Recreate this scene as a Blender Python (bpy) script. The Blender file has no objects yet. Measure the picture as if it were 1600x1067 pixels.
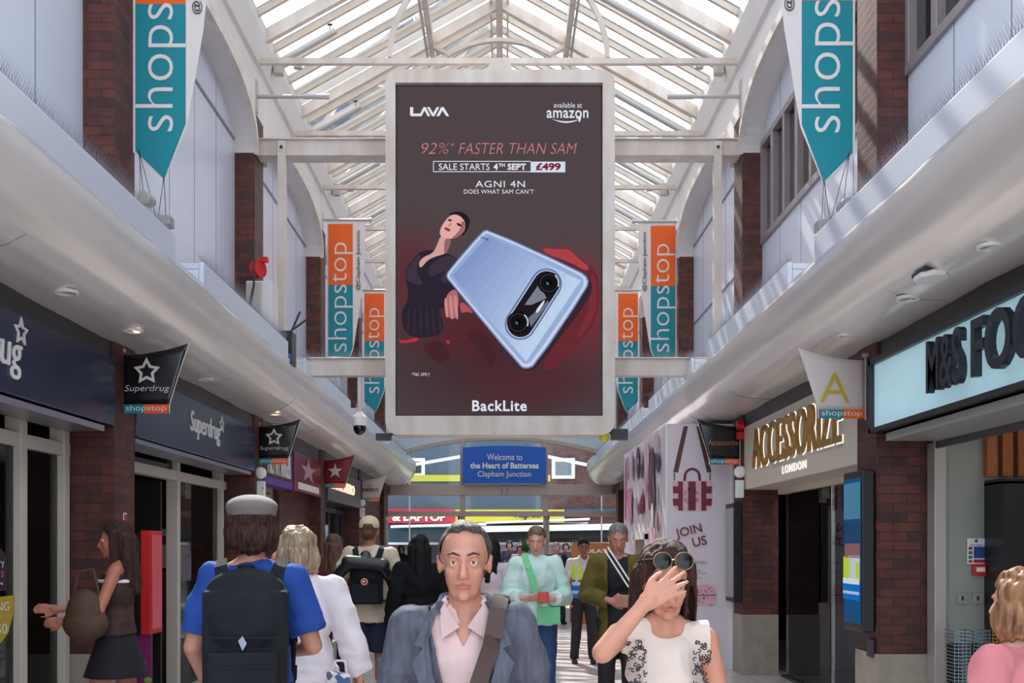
import bpy, bmesh, math, random
from mathutils import Vector, Matrix, kdtree, noise
random.seed(7)
PI = math.pi
sc = bpy.context.scene
COL = sc.collection

# ---------------------------------------------------------------- camera
cd = bpy.data.cameras.new('camera'); cam = bpy.data.objects.new('camera', cd); COL.objects.link(cam)
cam.location = (0, 0, 1.62); cam.rotation_euler = (PI/2, 0, 0)
cd.sensor_width = 36; cd.lens = 36; cd.shift_x = 13/1600; cd.shift_y = 317.5/1600
cd.clip_start = .05; cd.clip_end = 400
sc.camera = cam

# ---------------------------------------------------------------- light and exposure
EXPOSURE = 0.35
sc.view_settings.view_transform = 'Standard'; sc.view_settings.look = 'None'
sc.view_settings.gamma = 1; sc.view_settings.use_curve_mapping = False
sc.view_settings.exposure = EXPOSURE
sc.cycles.use_denoising = True
sc.cycles.max_bounces = 8; sc.cycles.diffuse_bounces = 4; sc.cycles.glossy_bounces = 3
sc.cycles.transparent_max_bounces = 24; sc.cycles.sample_clamp_indirect = 6
sc.cycles.caustics_reflective = False; sc.cycles.caustics_refractive = False

def S(r, g, b):
    f = lambda c: (c/255)/12.92 if c/255 <= .04045 else ((c/255+.055)/1.055)**2.4
    return (f(r), f(g), f(b), 1)

w = bpy.data.worlds.new('sky'); sc.world = w; w.use_nodes = True
nt = w.node_tree; nt.nodes.clear()
out = nt.nodes.new('ShaderNodeOutputWorld'); bg = nt.nodes.new('ShaderNodeBackground')
tc = nt.nodes.new('ShaderNodeTexCoord'); nz = nt.nodes.new('ShaderNodeTexNoise'); nz.inputs['Scale'].default_value = 2.2
nz.inputs['Detail'].default_value = 6
rp = nt.nodes.new('ShaderNodeValToRGB')
rp.color_ramp.elements[0].position = .42; rp.color_ramp.elements[0].color = (.66, .80, .97, 1)
rp.color_ramp.elements[1].position = .62; rp.color_ramp.elements[1].color = (1, 1, 1, 1)
nt.links.new(tc.outputs['Generated'], nz.inputs['Vector']); nt.links.new(nz.outputs['Fac'], rp.inputs['Fac'])
nt.links.new(rp.outputs['Color'], bg.inputs['Color']); bg.inputs['Strength'].default_value = 2.1
nt.links.new(bg.outputs[0], out.inputs[0])
sun = bpy.data.lights.new('sun', 'SUN'); sun.energy = 7.5; sun.angle = .012; sun.color = (1, .94, .86)
so = bpy.data.objects.new('sun', sun); COL.objects.link(so)
so.rotation_euler = Vector((-.14, .70, .74)).to_track_quat('Z', 'Y').to_euler()

# ---------------------------------------------------------------- materials
MATS = {}
def mat(name, col=(.8,.8,.8,1), rough=.5, metal=0, var=0, vscale=8, bump=0, bscale=60, emit=None, estr=1, spec=.5, vcol=None, sheen=0, stretch=None):
    if name in MATS: return MATS[name]
    m = bpy.data.materials.new(name); m.use_nodes = True; MATS[name] = m
    t = m.node_tree; b = t.nodes['Principled BSDF']
    b.inputs['Base Color'].default_value = col; b.inputs['Roughness'].default_value = rough
    b.inputs['Metallic'].default_value = metal; b.inputs['Specular IOR Level'].default_value = spec
    if sheen: b.inputs['Sheen Weight'].default_value = sheen
    geo = None
    def pos():
        nonlocal geo
        if geo is None:
            geo = t.nodes.new('ShaderNodeTexCoord').outputs['Object']
            if stretch:
                mp = t.nodes.new('ShaderNodeMapping'); mp.inputs['Scale'].default_value = stretch
                t.links.new(geo, mp.inputs['Vector']); geo = mp.outputs[0]
        return geo
    if var:
        n = t.nodes.new('ShaderNodeTexNoise'); n.inputs['Scale'].default_value = vscale; n.inputs['Detail'].default_value = 5
        t.links.new(pos(), n.inputs['Vector'])
        r = t.nodes.new('ShaderNodeValToRGB'); r.color_ramp.elements[0].position = .35; r.color_ramp.elements[1].position = .68
        c2 = vcol if vcol else tuple(c*(1-var) for c in col[:3])+(1,)
        r.color_ramp.elements[0].color = c2; r.color_ramp.elements[1].color = col
        t.links.new(n.outputs['Fac'], r.inputs['Fac']); t.links.new(r.outputs['Color'], b.inputs['Base Color'])
    if bump:
        n = t.nodes.new('ShaderNodeTexNoise'); n.inputs['Scale'].default_value = bscale; n.inputs['Detail'].default_value = 4
        t.links.new(pos(), n.inputs['Vector'])
        bp = t.nodes.new('ShaderNodeBump'); bp.inputs['Strength'].default_value = bump; bp.inputs['Distance'].default_value = .01
        t.links.new(n.outputs['Fac'], bp.inputs['Height']); t.links.new(bp.outputs[0], b.inputs['Normal'])
    if emit:
        b.inputs['Emission Color'].default_value = emit; b.inputs['Emission Strength'].default_value = estr
    return m
def glass(name, tint=(.93,.97,.97), refl=.12, rough=.03, dirt=0):
    if name in MATS: return MATS[name]
    m = bpy.data.materials.new(name); m.use_nodes = True; MATS[name] = m
    t = m.node_tree; t.nodes.clear()
    o = t.nodes.new('ShaderNodeOutputMaterial'); tr = t.nodes.new('ShaderNodeBsdfTransparent'); tr.inputs[0].default_value = tint+(1,)
    gl = t.nodes.new('ShaderNodeBsdfGlossy'); gl.inputs['Roughness'].default_value = rough; gl.inputs['Color'].default_value = (.9,.93,.95,1)
    fr = t.nodes.new('ShaderNodeLayerWeight'); fr.inputs['Blend'].default_value = refl
    mx = t.nodes.new('ShaderNodeMixShader'); t.links.new(fr.outputs['Fresnel'], mx.inputs[0])
    t.links.new(tr.outputs[0], mx.inputs[1]); t.links.new(gl.outputs[0], mx.inputs[2])
    last = mx
    if dirt:
        df = t.nodes.new('ShaderNodeBsdfTranslucent'); df.inputs[0].default_value = (.8,.82,.82,1)
        n = t.nodes.new('ShaderNodeTexNoise'); n.inputs['Scale'].default_value = 3; n.inputs['Detail'].default_value = 8
        g = t.nodes.new('ShaderNodeTexCoord'); t.links.new(g.outputs['Object'], n.inputs['Vector'])
        mu = t.nodes.new('ShaderNodeMath'); mu.operation = 'MULTIPLY'; mu.inputs[1].default_value = dirt
        t.links.new(n.outputs['Fac'], mu.inputs[0])
        m2 = t.nodes.new('ShaderNodeMixShader'); t.links.new(mu.outputs[0], m2.inputs[0])
        t.links.new(mx.outputs[0], m2.inputs[1]); t.links.new(df.outputs[0], m2.inputs[2]); last = m2
    t.links.new(last.outputs[0], o.inputs[0]); return m
def em(name, c, k=1):
    """a screen pixel colour or a lamp: shows c (0-255 sRGB) at the scene's exposure"""
    if name in MATS: return MATS[name]
    m = bpy.data.materials.new(name); m.use_nodes = True; MATS[name] = m
    t = m.node_tree; t.nodes.clear(); o = t.nodes.new('ShaderNodeOutputMaterial'); e = t.nodes.new('ShaderNodeEmission')
    e.inputs[0].default_value = S(*c); e.inputs[1].default_value = k*2**(-EXPOSURE); t.links.new(e.outputs[0], o.inputs[0]); return m
def brick_mat(name, c1, c2, mortar):
    m = bpy.data.materials.new(name); m.use_nodes = True; t = m.node_tree; b = t.nodes['Principled BSDF']
    g = t.nodes.new('ShaderNodeNewGeometry'); sp = t.nodes.new('ShaderNodeSeparateXYZ'); t.links.new(g.outputs['Position'], sp.inputs[0])
    ad = t.nodes.new('ShaderNodeMath'); t.links.new(sp.outputs[0], ad.inputs[0]); t.links.new(sp.outputs[1], ad.inputs[1])
    cb = t.nodes.new('ShaderNodeCombineXYZ'); t.links.new(ad.outputs[0], cb.inputs[0]); t.links.new(sp.outputs[2], cb.inputs[1])
    br = t.nodes.new('ShaderNodeTexBrick'); br.inputs['Scale'].default_value = 1; br.inputs['Brick Width'].default_value = .225
    br.inputs['Row Height'].default_value = .075; br.inputs['Mortar Size'].default_value = .006; br.inputs['Mortar Smooth'].default_value = .3
    br.inputs['Color1'].default_value = c1; br.inputs['Color2'].default_value = c2; br.inputs['Mortar'].default_value = mortar
    br.inputs['Bias'].default_value = -.1
    t.links.new(cb.outputs[0], br.inputs['Vector'])
    n = t.nodes.new('ShaderNodeTexNoise'); n.inputs['Scale'].default_value = 9; n.inputs['Detail'].default_value = 6; t.links.new(g.outputs['Position'], n.inputs['Vector'])
    mx = t.nodes.new('ShaderNodeMix'); mx.data_type = 'RGBA'; mx.blend_type = 'MULTIPLY'; mx.inputs[0].default_value = .8
    rr = t.nodes.new('ShaderNodeValToRGB'); rr.color_ramp.elements[0].position = .3; rr.color_ramp.elements[0].color = (.5,.5,.5,1); rr.color_ramp.elements[1].position = .65
    t.links.new(n.outputs['Fac'], rr.inputs[0]); t.links.new(br.outputs['Color'], mx.inputs[6]); t.links.new(rr.outputs[0], mx.inputs[7])
    t.links.new(mx.outputs[2], b.inputs['Base Color']); b.inputs['Roughness'].default_value = .6
    bp = t.nodes.new('ShaderNodeBump'); bp.inputs['Strength'].default_value = .6; bp.inputs['Distance'].default_value = .008; bp.invert = True
    t.links.new(br.outputs['Fac'], bp.inputs['Height']); t.links.new(bp.outputs[0], b.inputs['Normal'])
    return m

M = dict(
    brick = brick_mat('brick', S(108,52,43), S(66,37,37), S(62,46,43)),
    panel = mat('white_wall_panel', S(206,208,222), .28, var=.05, vscale=1.2),
    joint = mat('panel_joint', S(120,122,135), .5),
    steel = mat('white_painted_steel', S(222,212,206), .45, var=.1, vscale=5, vcol=S(203,190,180), stretch=(1,1,.3)),
    steel2 = mat('weathered_white_steel', S(214,205,200), .5, var=.1, vscale=5, vcol=S(196,182,170), stretch=(1,1,.25)),
    plaster = mat('white_plaster', S(216,211,210), .6, var=.06, vscale=2),
    soffit = mat('satin_white_metal', S(232,227,222), .2, metal=.22, var=.04, vscale=1.5, bump=.12, bscale=1.6),
    fascia = mat('fascia_white_metal', S(208,212,224), .3, metal=.2),
    alu = mat('grey_aluminium', S(176,170,163), .4, metal=.3),
    cream = mat('cream_frame', S(204,195,182), .4),
    dark = mat('dark_metal', S(38,36,40), .4),
    black = mat('black_plastic', S(22,22,25), .4),
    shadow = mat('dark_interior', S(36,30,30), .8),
    stone = mat('stone_plinth', S(168,156,142), .45, var=.22, vscale=6),
    floor = None,
    navy = mat('navy_sign', S(33,44,68), .25),
    white = mat('white_paint', S(235,232,230), .5),
    galv = mat('galvanised_metal', S(176,174,174), .5, metal=.5),
    teal = mat('teal_fabric', S(0,132,146), .55),
    orange = mat('orange_fabric', S(238,98,22), .55),
    bwhite = mat('white_banner_fabric', S(226,216,214), .6),
    grey = mat('grey_plastic', S(150,150,148), .5),
    red = mat('red_plastic', S(200,30,28), .35),
    roofglass = glass('roof_glass', (.93,.96,.97), .1, .05, .10),
    glass = glass('shop_glass', (.80,.86,.84), .25),
    bronze = mat('bronze_metal', S(178,163,155), .45),
)
# floor tiles
def floor_mat():
    m = bpy.data.materials.new('floor_tiles'); m.use_nodes = True; t = m.node_tree; b = t.nodes['Principled BSDF']
    g = t.nodes.new('ShaderNodeNewGeometry')
    br = t.nodes.new('ShaderNodeTexBrick'); br.offset = 0; br.inputs['Scale'].default_value = 1; br.inputs['Brick Width'].default_value = .6
    br.inputs['Row Height'].default_value = .6; br.inputs['Mortar Size'].default_value = .004
    br.inputs['Color1'].default_value = S(205,197,196); br.inputs['Color2'].default_value = S(188,180,180); br.inputs['Mortar'].default_value = S(110,102,102)
    t.links.new(g.outputs['Position'], br.inputs['Vector']); t.links.new(br.outputs['Color'], b.inputs['Base Color'])
    b.inputs['Roughness'].default_value = .22; return m
M['floor'] = floor_mat()

# ---------------------------------------------------------------- mesh helpers
class MB:
    def __init__(s, mt=None): s.v = []; s.f = []; s.m = []; s.mats = []; s.cur = mt
    def mi(s, m):
        m = m or s.cur
        if m not in s.mats: s.mats.append(m)
        return s.mats.index(m)
    def add(s, vs, fs, m=None):
        k = len(s.v); i = s.mi(m); s.v += [Vector(p) for p in vs]
        for f in fs: s.f.append([k+j for j in f]); s.m.append(i)
        return s
    def box(s, x0, x1, y0, y1, z0, z1, m=None):
        x0, x1 = min(x0,x1), max(x0,x1); y0, y1 = min(y0,y1), max(y0,y1); z0, z1 = min(z0,z1), max(z0,z1)
        return s.add([(x0,y0,z0),(x1,y0,z0),(x1,y1,z0),(x0,y1,z0),(x0,y0,z1),(x1,y0,z1),(x1,y1,z1),(x0,y1,z1)],
                     [(0,3,2,1),(4,5,6,7),(0,1,5,4),(1,2,6,5),(2,3,7,6),(3,0,4,7)], m)
    def prism(s, pts, off, m=None):
        n = len(pts); off = Vector(off); a = [Vector(p) for p in pts]; nrm = Vector((0,0,0))
        for i in range(n): nrm += a[i].cross(a[(i+1)%n])
        if nrm.dot(off) > 0: a.reverse()
        return s.add(a+[p+off for p in a], [tuple(range(n)), tuple(range(2*n-1, n-1, -1))]+[(i, i+n, (i+1)%n+n, (i+1)%n) for i in range(n)], m)
    def tube(s, p0, p1, r, m=None, n=10, r1=None):
        p0, p1 = Vector(p0), Vector(p1); d = p1-p0
        if d.length < 1e-6: return s
        q = d.to_track_quat('Z','Y'); r1 = r if r1 is None else r1; vs = []
        for p, rr in ((p0,r),(p1,r1)):
            for i in range(n): vs.append(p+q@Vector((rr*math.cos(2*PI*i/n), rr*math.sin(2*PI*i/n), 0)))
        return s.add(vs, [(i,(i+1)%n,(i+1)%n+n,i+n) for i in range(n)]+[tuple(range(n-1,-1,-1)), tuple(range(n,2*n))], m)
    def beam(s, p0, p1, w, h, m=None, up=(0,0,1)):
        p0, p1 = Vector(p0), Vector(p1); d = (p1-p0).normalized(); u = Vector(up); sd = d.cross(u).normalized(); u = sd.cross(d)
        vs = [p+sd*a*w/2+u*b*h/2 for p in (p0,p1) for a,b in ((-1,-1),(1,-1),(1,1),(-1,1))]
        return s.add(vs, [(0,1,2,3),(7,6,5,4),(0,4,5,1),(1,5,6,2),(2,6,7,3),(3,7,4,0)], m)
    def path(s, pts, r, m=None, n=8):
        for a, b in zip(pts, pts[1:]): s.tube(a, b, r, m, n)
        return s
    def ell(s, c, r, m=None, nu=16, nv=10):
        c = Vector(c); r = (r,r,r) if not hasattr(r,'__len__') else r; vs = [c+Vector((0,0,-r[2]))]
        for j in range(1,nv):
            a = -PI/2+PI*j/nv
            for i in range(nu): vs.append(c+Vector((r[0]*math.cos(a)*math.cos(2*PI*i/nu), r[1]*math.cos(a)*math.sin(2*PI*i/nu), r[2]*math.sin(a))))
        vs.append(c+Vector((0,0,r[2]))); L = len(vs)-1
        fs = [(0,1+(i+1)%nu,1+i) for i in range(nu)]
        for j in range(nv-2):
            for i in range(nu): a0 = 1+j*nu; fs.append((a0+i,a0+(i+1)%nu,a0+nu+(i+1)%nu,a0+nu+i))
        a0 = 1+(nv-2)*nu; fs += [(a0+i,a0+(i+1)%nu,L) for i in range(nu)]
        return s.add(vs, fs, m)
    def rings(s, rs, m=None, n=20):
        """rs: list of (centre, rx, ry) stacked elliptical rings, capped flat"""
        vs = []
        for c, rx, ry in rs:
            for i in range(n): vs.append(Vector(c)+Vector((rx*math.cos(2*PI*i/n), ry*math.sin(2*PI*i/n), 0)))
        fs = []
        for j in range(len(rs)-1):
            for i in range(n): fs.append((j*n+i,j*n+(i+1)%n,(j+1)*n+(i+1)%n,(j+1)*n+i))
        fs += [tuple(range(n-1,-1,-1)), tuple(range((len(rs)-1)*n,len(rs)*n))]
        return s.add(vs, fs, m)
    def sweep(s, prof, y0, y1, m=None):
        """closed profile of (x,z) swept along Y"""
        return s.prism([(x,y0,z) for x,z in prof], (0,y1-y0,0), m)
    def mesh(s, name):
        me = bpy.data.meshes.new(name); me.from_pydata([tuple(v) for v in s.v], [], s.f)
        for mm in s.mats: me.materials.append(mm)
        for p, i in zip(me.polygons, s.m): p.material_index = i
        me.update(); return me
    def build(s, name, parent=None, smooth=False, bevel=0, label=None, local=False):
        if parent is not None and not local:
            L = Vector((0,0,0)); q = parent
            while q is not None: L = L+q.location; q = q.parent
            s.v = [v-L for v in s.v]
        o = bpy.data.objects.new(name, s.mesh(name)); COL.objects.link(o)
        if parent is not None: o.parent = parent
        if parent is None:
            c = Vector((sum(v.x for v in s.v)/len(s.v), sum(v.y for v in s.v)/len(s.v), min(v.z for v in s.v)))
            for v in o.data.vertices: v.co -= c
            o.location = c
        if smooth:
            for p in o.data.polygons: p.use_smooth = True
            if smooth == 'auto': o.data.set_sharp_from_angle(angle=.7)
        if bevel:
            b = o.modifiers.new('bevel','BEVEL'); b.width = bevel; b.segments = 2; b.limit_method = 'ANGLE'
        if label: o['label'] = label
        return o

def thing(name, label, cat, loc, group=None, rotz=0, kind=None):
    o = bpy.data.objects.new(name, None); COL.objects.link(o); o.location = loc; o.rotation_euler = (0,0,rotz)
    o.empty_display_size = .1
    return tag(o, label, cat, group, kind)
def tag(o, label=None, cat=None, group=None, kind=None):
    if label: o['label'] = label
    if cat: o['category'] = cat
    if group: o['group'] = group
    if kind: o['kind'] = kind
    return o
def structure(o, label=None): o['kind'] = 'structure'; return tag(o, label)
def copy_tree(o, parent=None):
    c = o.copy(); COL.objects.link(c)
    if parent: c.parent = parent
    for ch in [k for k in bpy.data.objects if k.parent == o]: copy_tree(ch, c)
    return c

def onY(px, py, Y): return Vector(((px-787)*Y/1600, Y, 1.62+(851-py)*Y/1600))
def onX(px, py, X):
    Y = X*1600/(px-787); return Vector((X, Y, 1.62+(851-py)*Y/1600))

def text(s, mb, m, o, u, v, w=None, h=None, depth=.004, bold=0, shear=0, sp=1.0, centre=False):
    """lettering: the word's box starts at o, runs along u for w and up v for h (metres)"""
    c = bpy.data.curves.new('t','FONT'); c.body = s; c.size = 1; c.extrude = .5; c.offset = bold; c.shear = shear; c.space_character = sp
    c.resolution_u = 4
    ob = bpy.data.objects.new('t', c); COL.objects.link(ob)
    bpy.context.view_layer.update()
    me = bpy.data.meshes.new_from_object(ob.evaluated_get(bpy.context.evaluated_depsgraph_get()))
    P = [q.co.copy() for q in me.vertices]
    x0, x1 = min(p.x for p in P), max(p.x for p in P); y0, y1 = min(p.y for p in P), max(p.y for p in P)
    if w is None: kx = ky = h/(y1-y0)
    elif h is None: kx = ky = w/(x1-x0)
    else: kx, ky = w/(x1-x0), h/(y1-y0)
    o, u, v = Vector(o), Vector(u).normalized(), Vector(v).normalized(); n = u.cross(v)
    if centre: o = o-u*(x1-x0)*kx/2
    vs = [o+u*(p.x-x0)*kx+v*(p.y-y0)*ky+n*(p.z+.5)*depth for p in P]
    mb.add(vs, [tuple(f.vertices) for f in me.polygons], m)
    bpy.data.objects.remove(ob); bpy.data.curves.remove(c); bpy.data.meshes.remove(me)

def star_pts(c, R, u, v, k=.4, rot=0, n=5):
    c, u, v = Vector(c), Vector(u), Vector(v); r = []
    for i in range(2*n):
        a = PI/2+rot+i*PI/n; q = R if i%2 == 0 else R*k
        r.append(c+u*q*math.cos(a)+v*q*math.sin(a))
    return r
def star_ring(mb, c, R, u, v, m, off, th=.28, k=.48):
    a = star_pts(c, R, u, v, k); b = star_pts(c, R*(1-th)*.92, u, v, k)
    for i in range(10):
        j = (i+1)%10; mb.prism([a[i],a[j],b[j],b[i]], off, m)
# ================================================================= SETTING
XL, XR, XC = -3.10, 2.97, -.065
PIER = [8.15+4.6*k for k in range(-2, 5)]          # near faces; each .45 long
PIERS = [(y, y+.45) for y in PIER]
YE = 28.3
structure(MB(M['floor']).box(-9, 9, -8, YE, -.2, 0).build('floor'))
structure(MB(mat('asphalt', S(120,118,118), .8, var=.2)).box(-30, 30, YE, 70, -.22, -.02).build('ground'))

# brick piers
for y0, y1 in PIERS:
    for X, sg in ((XL,-1),(XR,1)):
        t = thing('brick_pier', None, None, (X+sg*.2, (y0+y1)/2, 0), kind='structure')
        mb = MB(M['brick']); mb.box(X, X+sg*.45, y0, y1, .75, 7.0); mb.build('brickwork', t)
        MB(M['stone']).box(X-sg*.015, X+sg*.45, y0-.015, y1+.015, 0, .75).build('stone_base', t, bevel=.006)
        MB(M['plaster']).box(X-sg*.01, X+sg*.45, y0-.03, y1+.03, 7.0, 7.72).build('capital', t, bevel=.01)

# upper walls with arched bays
def arch_z(t): return 6.5+.68*(max(0,1-abs(t)**3.0))**(1/2.0)
for X, sg, nm in ((XL,-1,'left'),(XR,1,'right')):
    XP = X+sg*.25
    t = thing('wall_'+nm, None, None, (XP, 10, 3.3), kind='structure')
    mb = MB(M['panel']); ff = 1
    for k in range(len(PIERS)-1):
        a, b = PIERS[k][1], PIERS[k+1][0]
        win = (nm == 'right' and k <= 2)
        if win:
            mb.box(XP, XP+sg*.1, a, b, 3.3, 5.35); mb.box(XP, XP+sg*.1, a, b, 6.62, 7.8)
        else: mb.box(XP, XP+sg*.1, a, b, 3.3, 7.8)
    a, b = PIERS[-1][1], YE; mb.box(XP, XP+sg*.1, a, b, 3.3, 7.8)
    mb.build('panelling', t)
    j = MB(M['joint'])
    for k in range(len(PIERS)-1):
        a, b = PIERS[k][1], PIERS[k+1][0]; win = (nm == 'right' and k <= 2)
        n = 5
        for i in range(1, n):
            y = a+(b-a)*i/n
            for z0, z1 in ([(3.9,5.35),(6.62,7.1)] if win else [(3.9,7.1)]): j.box(XP-sg*.002, XP, y-.006, y+.006, z0, z1)
        if not win:
            j.box(XP-sg*.012, XP, a, b, 6.64, 6.68)
            if nm == 'right': j.box(XP-sg*.012, XP, a, b, 5.33, 5.36)
    j.build('panel_joints', t)
    # arched spandrels and moulding of each bay, cornice
    for k in range(len(PIERS)):
        a, b = PIERS[k][1], (PIERS[k+1][0] if k+1 < len(PIERS) else YE)
        c, hw = (a+b)/2, (b-a)/2; N = 28
        sp = MB(M['plaster']); ys = [c+hw*math.sin(PI*(i/N-.5)) for i in range(N+1)]
        for i in range(N):
            z0, z1 = arch_z((ys[i]-c)/hw), arch_z((ys[i+1]-c)/hw)
            sp.prism([(X,ys[i],z0),(X,ys[i+1],z1),(X,ys[i+1],7.75),(X,ys[i],7.75)], (sg*.25,0,0))
        sp.build('arch_spandrel', t)
        mo = MB(M['steel'])
        for i in range(N):
            z0, z1 = arch_z((ys[i]-c)/hw), arch_z((ys[i+1]-c)/hw)
            if abs(z1-z0) > .3: z0, z1 = min(z0, z1), max(z0, z1)
            mo.prism([(X-sg*.05,ys[i],z0-.02),(X-sg*.05,ys[i+1],z1-.02),(X-sg*.05,ys[i+1],z1+.09),(X-sg*.05,ys[i],z0+.09)], (sg*.06,0,0))
        mo.build('arch_moulding', t)
    MB(M['plaster']).sweep([(X,7.6),(X-sg*.05,7.62),(X-sg*.14,7.9),(X-sg*.14,8.06),(X+sg*.4,8.06),(X+sg*.4,7.6)], -2, YE).build('cornice', t)

# right upper windows
wn = 0
for k in range(3):
    a, b = PIERS[k][1], PIERS[k+1][0]; wn += 1
    XP = XR+.25
    t = thing('window_%d' % wn, None, None, (XP, (a+b)/2, 5.35), kind='structure')
    f = MB(mat('window_frame', S(150,140,142), .4, metal=.3)); g = MB(mat('dark_window_glass', S(28,26,30), .08, spec=.8))
    f.box(XP-.03, XP+.1, a, b, 5.35, 5.43); f.box(XP-.03, XP+.1, a, b, 6.54, 6.62)
    n = 8
    for i in range(n+1):
        y = a+.04+(b-a-.08)*i/n; wd = .05 if i%2 else .035
        f.box(XP-.03, XP+.1, y-wd, y+wd, 5.43, 6.54)
    g.box(XP+.04, XP+.06, a, b, 5.43, 6.54)
    f.build('window_frame', t, bevel=.004); g.build('pane', t)

# canopies over the shopfronts
def canopy_prof(X, sg, top=False):
    P = [(0,3.25),(.25,3.262),(.36,3.29),(.46,3.345),(.55,3.43),(.62,3.54),(.655,3.63),(.67,3.70)]
    pts = []
    for i in range(len(P)-1):
        for q in range(3):
            u = q/3; pts.append((P[i][0]*(1-u)+P[i+1][0]*u, P[i][1]*(1-u)+P[i+1][1]*u))
    pts.append(P[-1]); return [(X-sg*d, z) for d, z in pts]
CAN_END = 28.2
for X, sg, nm in ((XL,-1,'left'),(XR,1,'right')):
    t = thing('canopy_'+nm, None, None, (X, 12, 3.25), kind='structure')
    pr = canopy_prof(X, sg)
    mb = MB(M['soffit']); n = len(pr); pr2 = [(X+sg*.25,3.25)]+pr
    NY = 60; y0, y1 = -3, CAN_END
    vs = []
    for i in range(NY+1):
        y = y0+(y1-y0)*i/NY
        for (x, z) in pr2: vs.append((x, y, z+.006*math.sin(y*2.7+x*3)+.004*math.sin(y*6.1)))
    n2 = len(pr2); fs = [(i*n2+q, i*n2+q+1, (i+1)*n2+q+1, (i+1)*n2+q) for i in range(NY) for q in range(n2-1)]
    mb.add(vs, fs if sg < 0 else [tuple(reversed(q)) for q in fs]); s = mb.build('soffit', t, smooth=True)
    so_ = s.modifiers.new('thick','SOLIDIFY'); so_.thickness = .012; so_.offset = -1
    j = MB(mat('soffit_seam', S(120,116,114), .5))
    yy = -2.4
    while yy < CAN_END:
        for q in range(n-1):
            (xa,za),(xb,zb) = pr[q],pr[q+1]
            j.prism([(xa,yy,za-.012),(xb,yy,zb-.012),(xb,yy,zb+.004),(xa,yy,za+.004)], (0,.006,0))
        yy += 1.15
    j.build('soffit_seams', t)
    XE = X-sg*.67
    for y0, y1 in ((-3,7.55),(8.25,11.5),(12.5,16.2),(17.0,20.8),(21.6,25.4),(26.1,CAN_END)):
        b = MB(M['fascia']); b.box(XE-sg*.012, XE+sg*.03, y0, y1, 3.69, 3.90); b.box(XE+sg*.03, X+sg*.24, y0, y1, 3.84, 3.89)
        b.box(XE+sg*.03, X, y0, y0+.03, 3.70, 3.84); b.box(XE+sg*.03, X, y1-.03, y1, 3.70, 3.84)
        b.build('fascia_panel', t, bevel=.008)
    MB(M['fascia']).box(XE-sg*.01, XE+sg*.02, -3, CAN_END, 3.685, 3.72).build('edge_trim', t)
    MB(M['plaster']).box(XE+sg*.03, X+sg*.24, -3, CAN_END, 3.70, 3.73).build('gutter_floor', t)
    # dark band between soffit and shop signs
    MB(M['dark']).box(X+sg*.02, X+sg*.3, -3, YE, 3.02, 3.25).build('louvre_band', t)
    MB(M['shadow']).box(X+sg*.3, X+sg*.32, -3, YE, 3.0, 7.8).build('wall_backing', t)
    # bird spikes: uncountable wire
    sp = MB(mat('spike_wire', S(150,148,155), .4, metal=.7))
    for y0, y1 in ((2.4,7.5),(8.3,11.5),(12.5,16.2),(17.0,20.8),(21.6,25.4)):
        y = y0
        while y < y1:
            for lean in (-.05, 0, .05):
                x = XE+sg*.02; z = 3.9
                sp.add([(x-.0016,y,z),(x+.0016,y,z),(x+lean+random.uniform(-.006,.006), y+random.uniform(-.012,.012), z+.115)], [(0,1,2)])
                sp.add([(x,y-.0016,z),(x,y+.0016,z),(x+lean, y+random.uniform(-.008,.008), z+.115)], [(0,1,2)])
            y += .027 if y < 13 else .06
    tag(sp.build('bird_spikes'), 'thin wire bird spikes along the top edge of the %s canopy' % nm, 'bird spikes', kind='stuff')

# bird spikes on the lower beam
sp = MB(MATS['spike_wire'])
for (xa, xb) in ((-2.7,-1.5),(1.45,2.6)):
    x = xa
    while x < xb:
        for lean in (-.04,.04): sp.add([(x-.002,12.9,3.97),(x+.002,12.9,3.97),(x+random.uniform(-.01,.01),12.9+lean,4.08)], [(0,1,2)])
        x += .02
tag(sp.build('bird_spikes'), 'short wire bird spikes on top of the lower white beam beside the big screen', 'bird spikes', kind='stuff')

# ---------------------------------------------------------------- glass roof
HW, ZE, SL = 2.97, 8.02, .56
ZR = ZE+HW*SL
def roof(x): return ZR-abs(x)*SL
t = thing('ceiling', None, None, (XC, 12, ZE), kind='structure')
g = MB(M['roofglass'])
for sg in (-1,1):
    g.add([(XC+sg*HW,-3,ZE),(XC,-3,ZR),(XC,YE,ZR),(XC+sg*HW,YE,ZE)], [(0,1,2,3)])
g.build('glass_panes', t)
bw = mat('glazing_bar_paint', S(204,190,176), .5, var=.1, vscale=6)
y = 15.05-.45*13
ys = []
k = 0
for i in range(-16, 31):
    yy = 15.05+.45*i
    if i % 5 == 0 or yy > YE: continue
    ys.append(yy)
for yy in ys:
    b = MB(bw)
    for sg in (-1,1):
        b.beam((XC+sg*HW,yy,ZE-.03),(XC,yy,ZR-.03),.05,.075)
        b.beam((XC+sg*HW,yy,ZE+.03),(XC,yy,ZR+.03),.07,.02, M['galv'])
    b.build('glazing_bar', t)
for x in (-1.0, 1.0):
    b = MB(M['steel2']); b.box(XC+x-.04, XC+x+.04, -3, YE, roof(x)-.20, roof(x)-.06); b.build('purlin', t)
    b = MB(M['galv']); b.tube((XC+x*1.07,9,roof(x)-.22),(XC+x*1.07,YE,roof(x)-.22),.02); b.build('cable_conduit', t)
b = MB(M['steel2']); b.box(XC-.05,XC+.05,-3,YE,ZR-.26,ZR-.04); b.box(XC-.14,XC-.11,-3,YE,ZR-.15,ZR-.09); b.box(XC+.11,XC+.14,-3,YE,ZR-.15,ZR-.09); b.build('ridge_beam', t)
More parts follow.
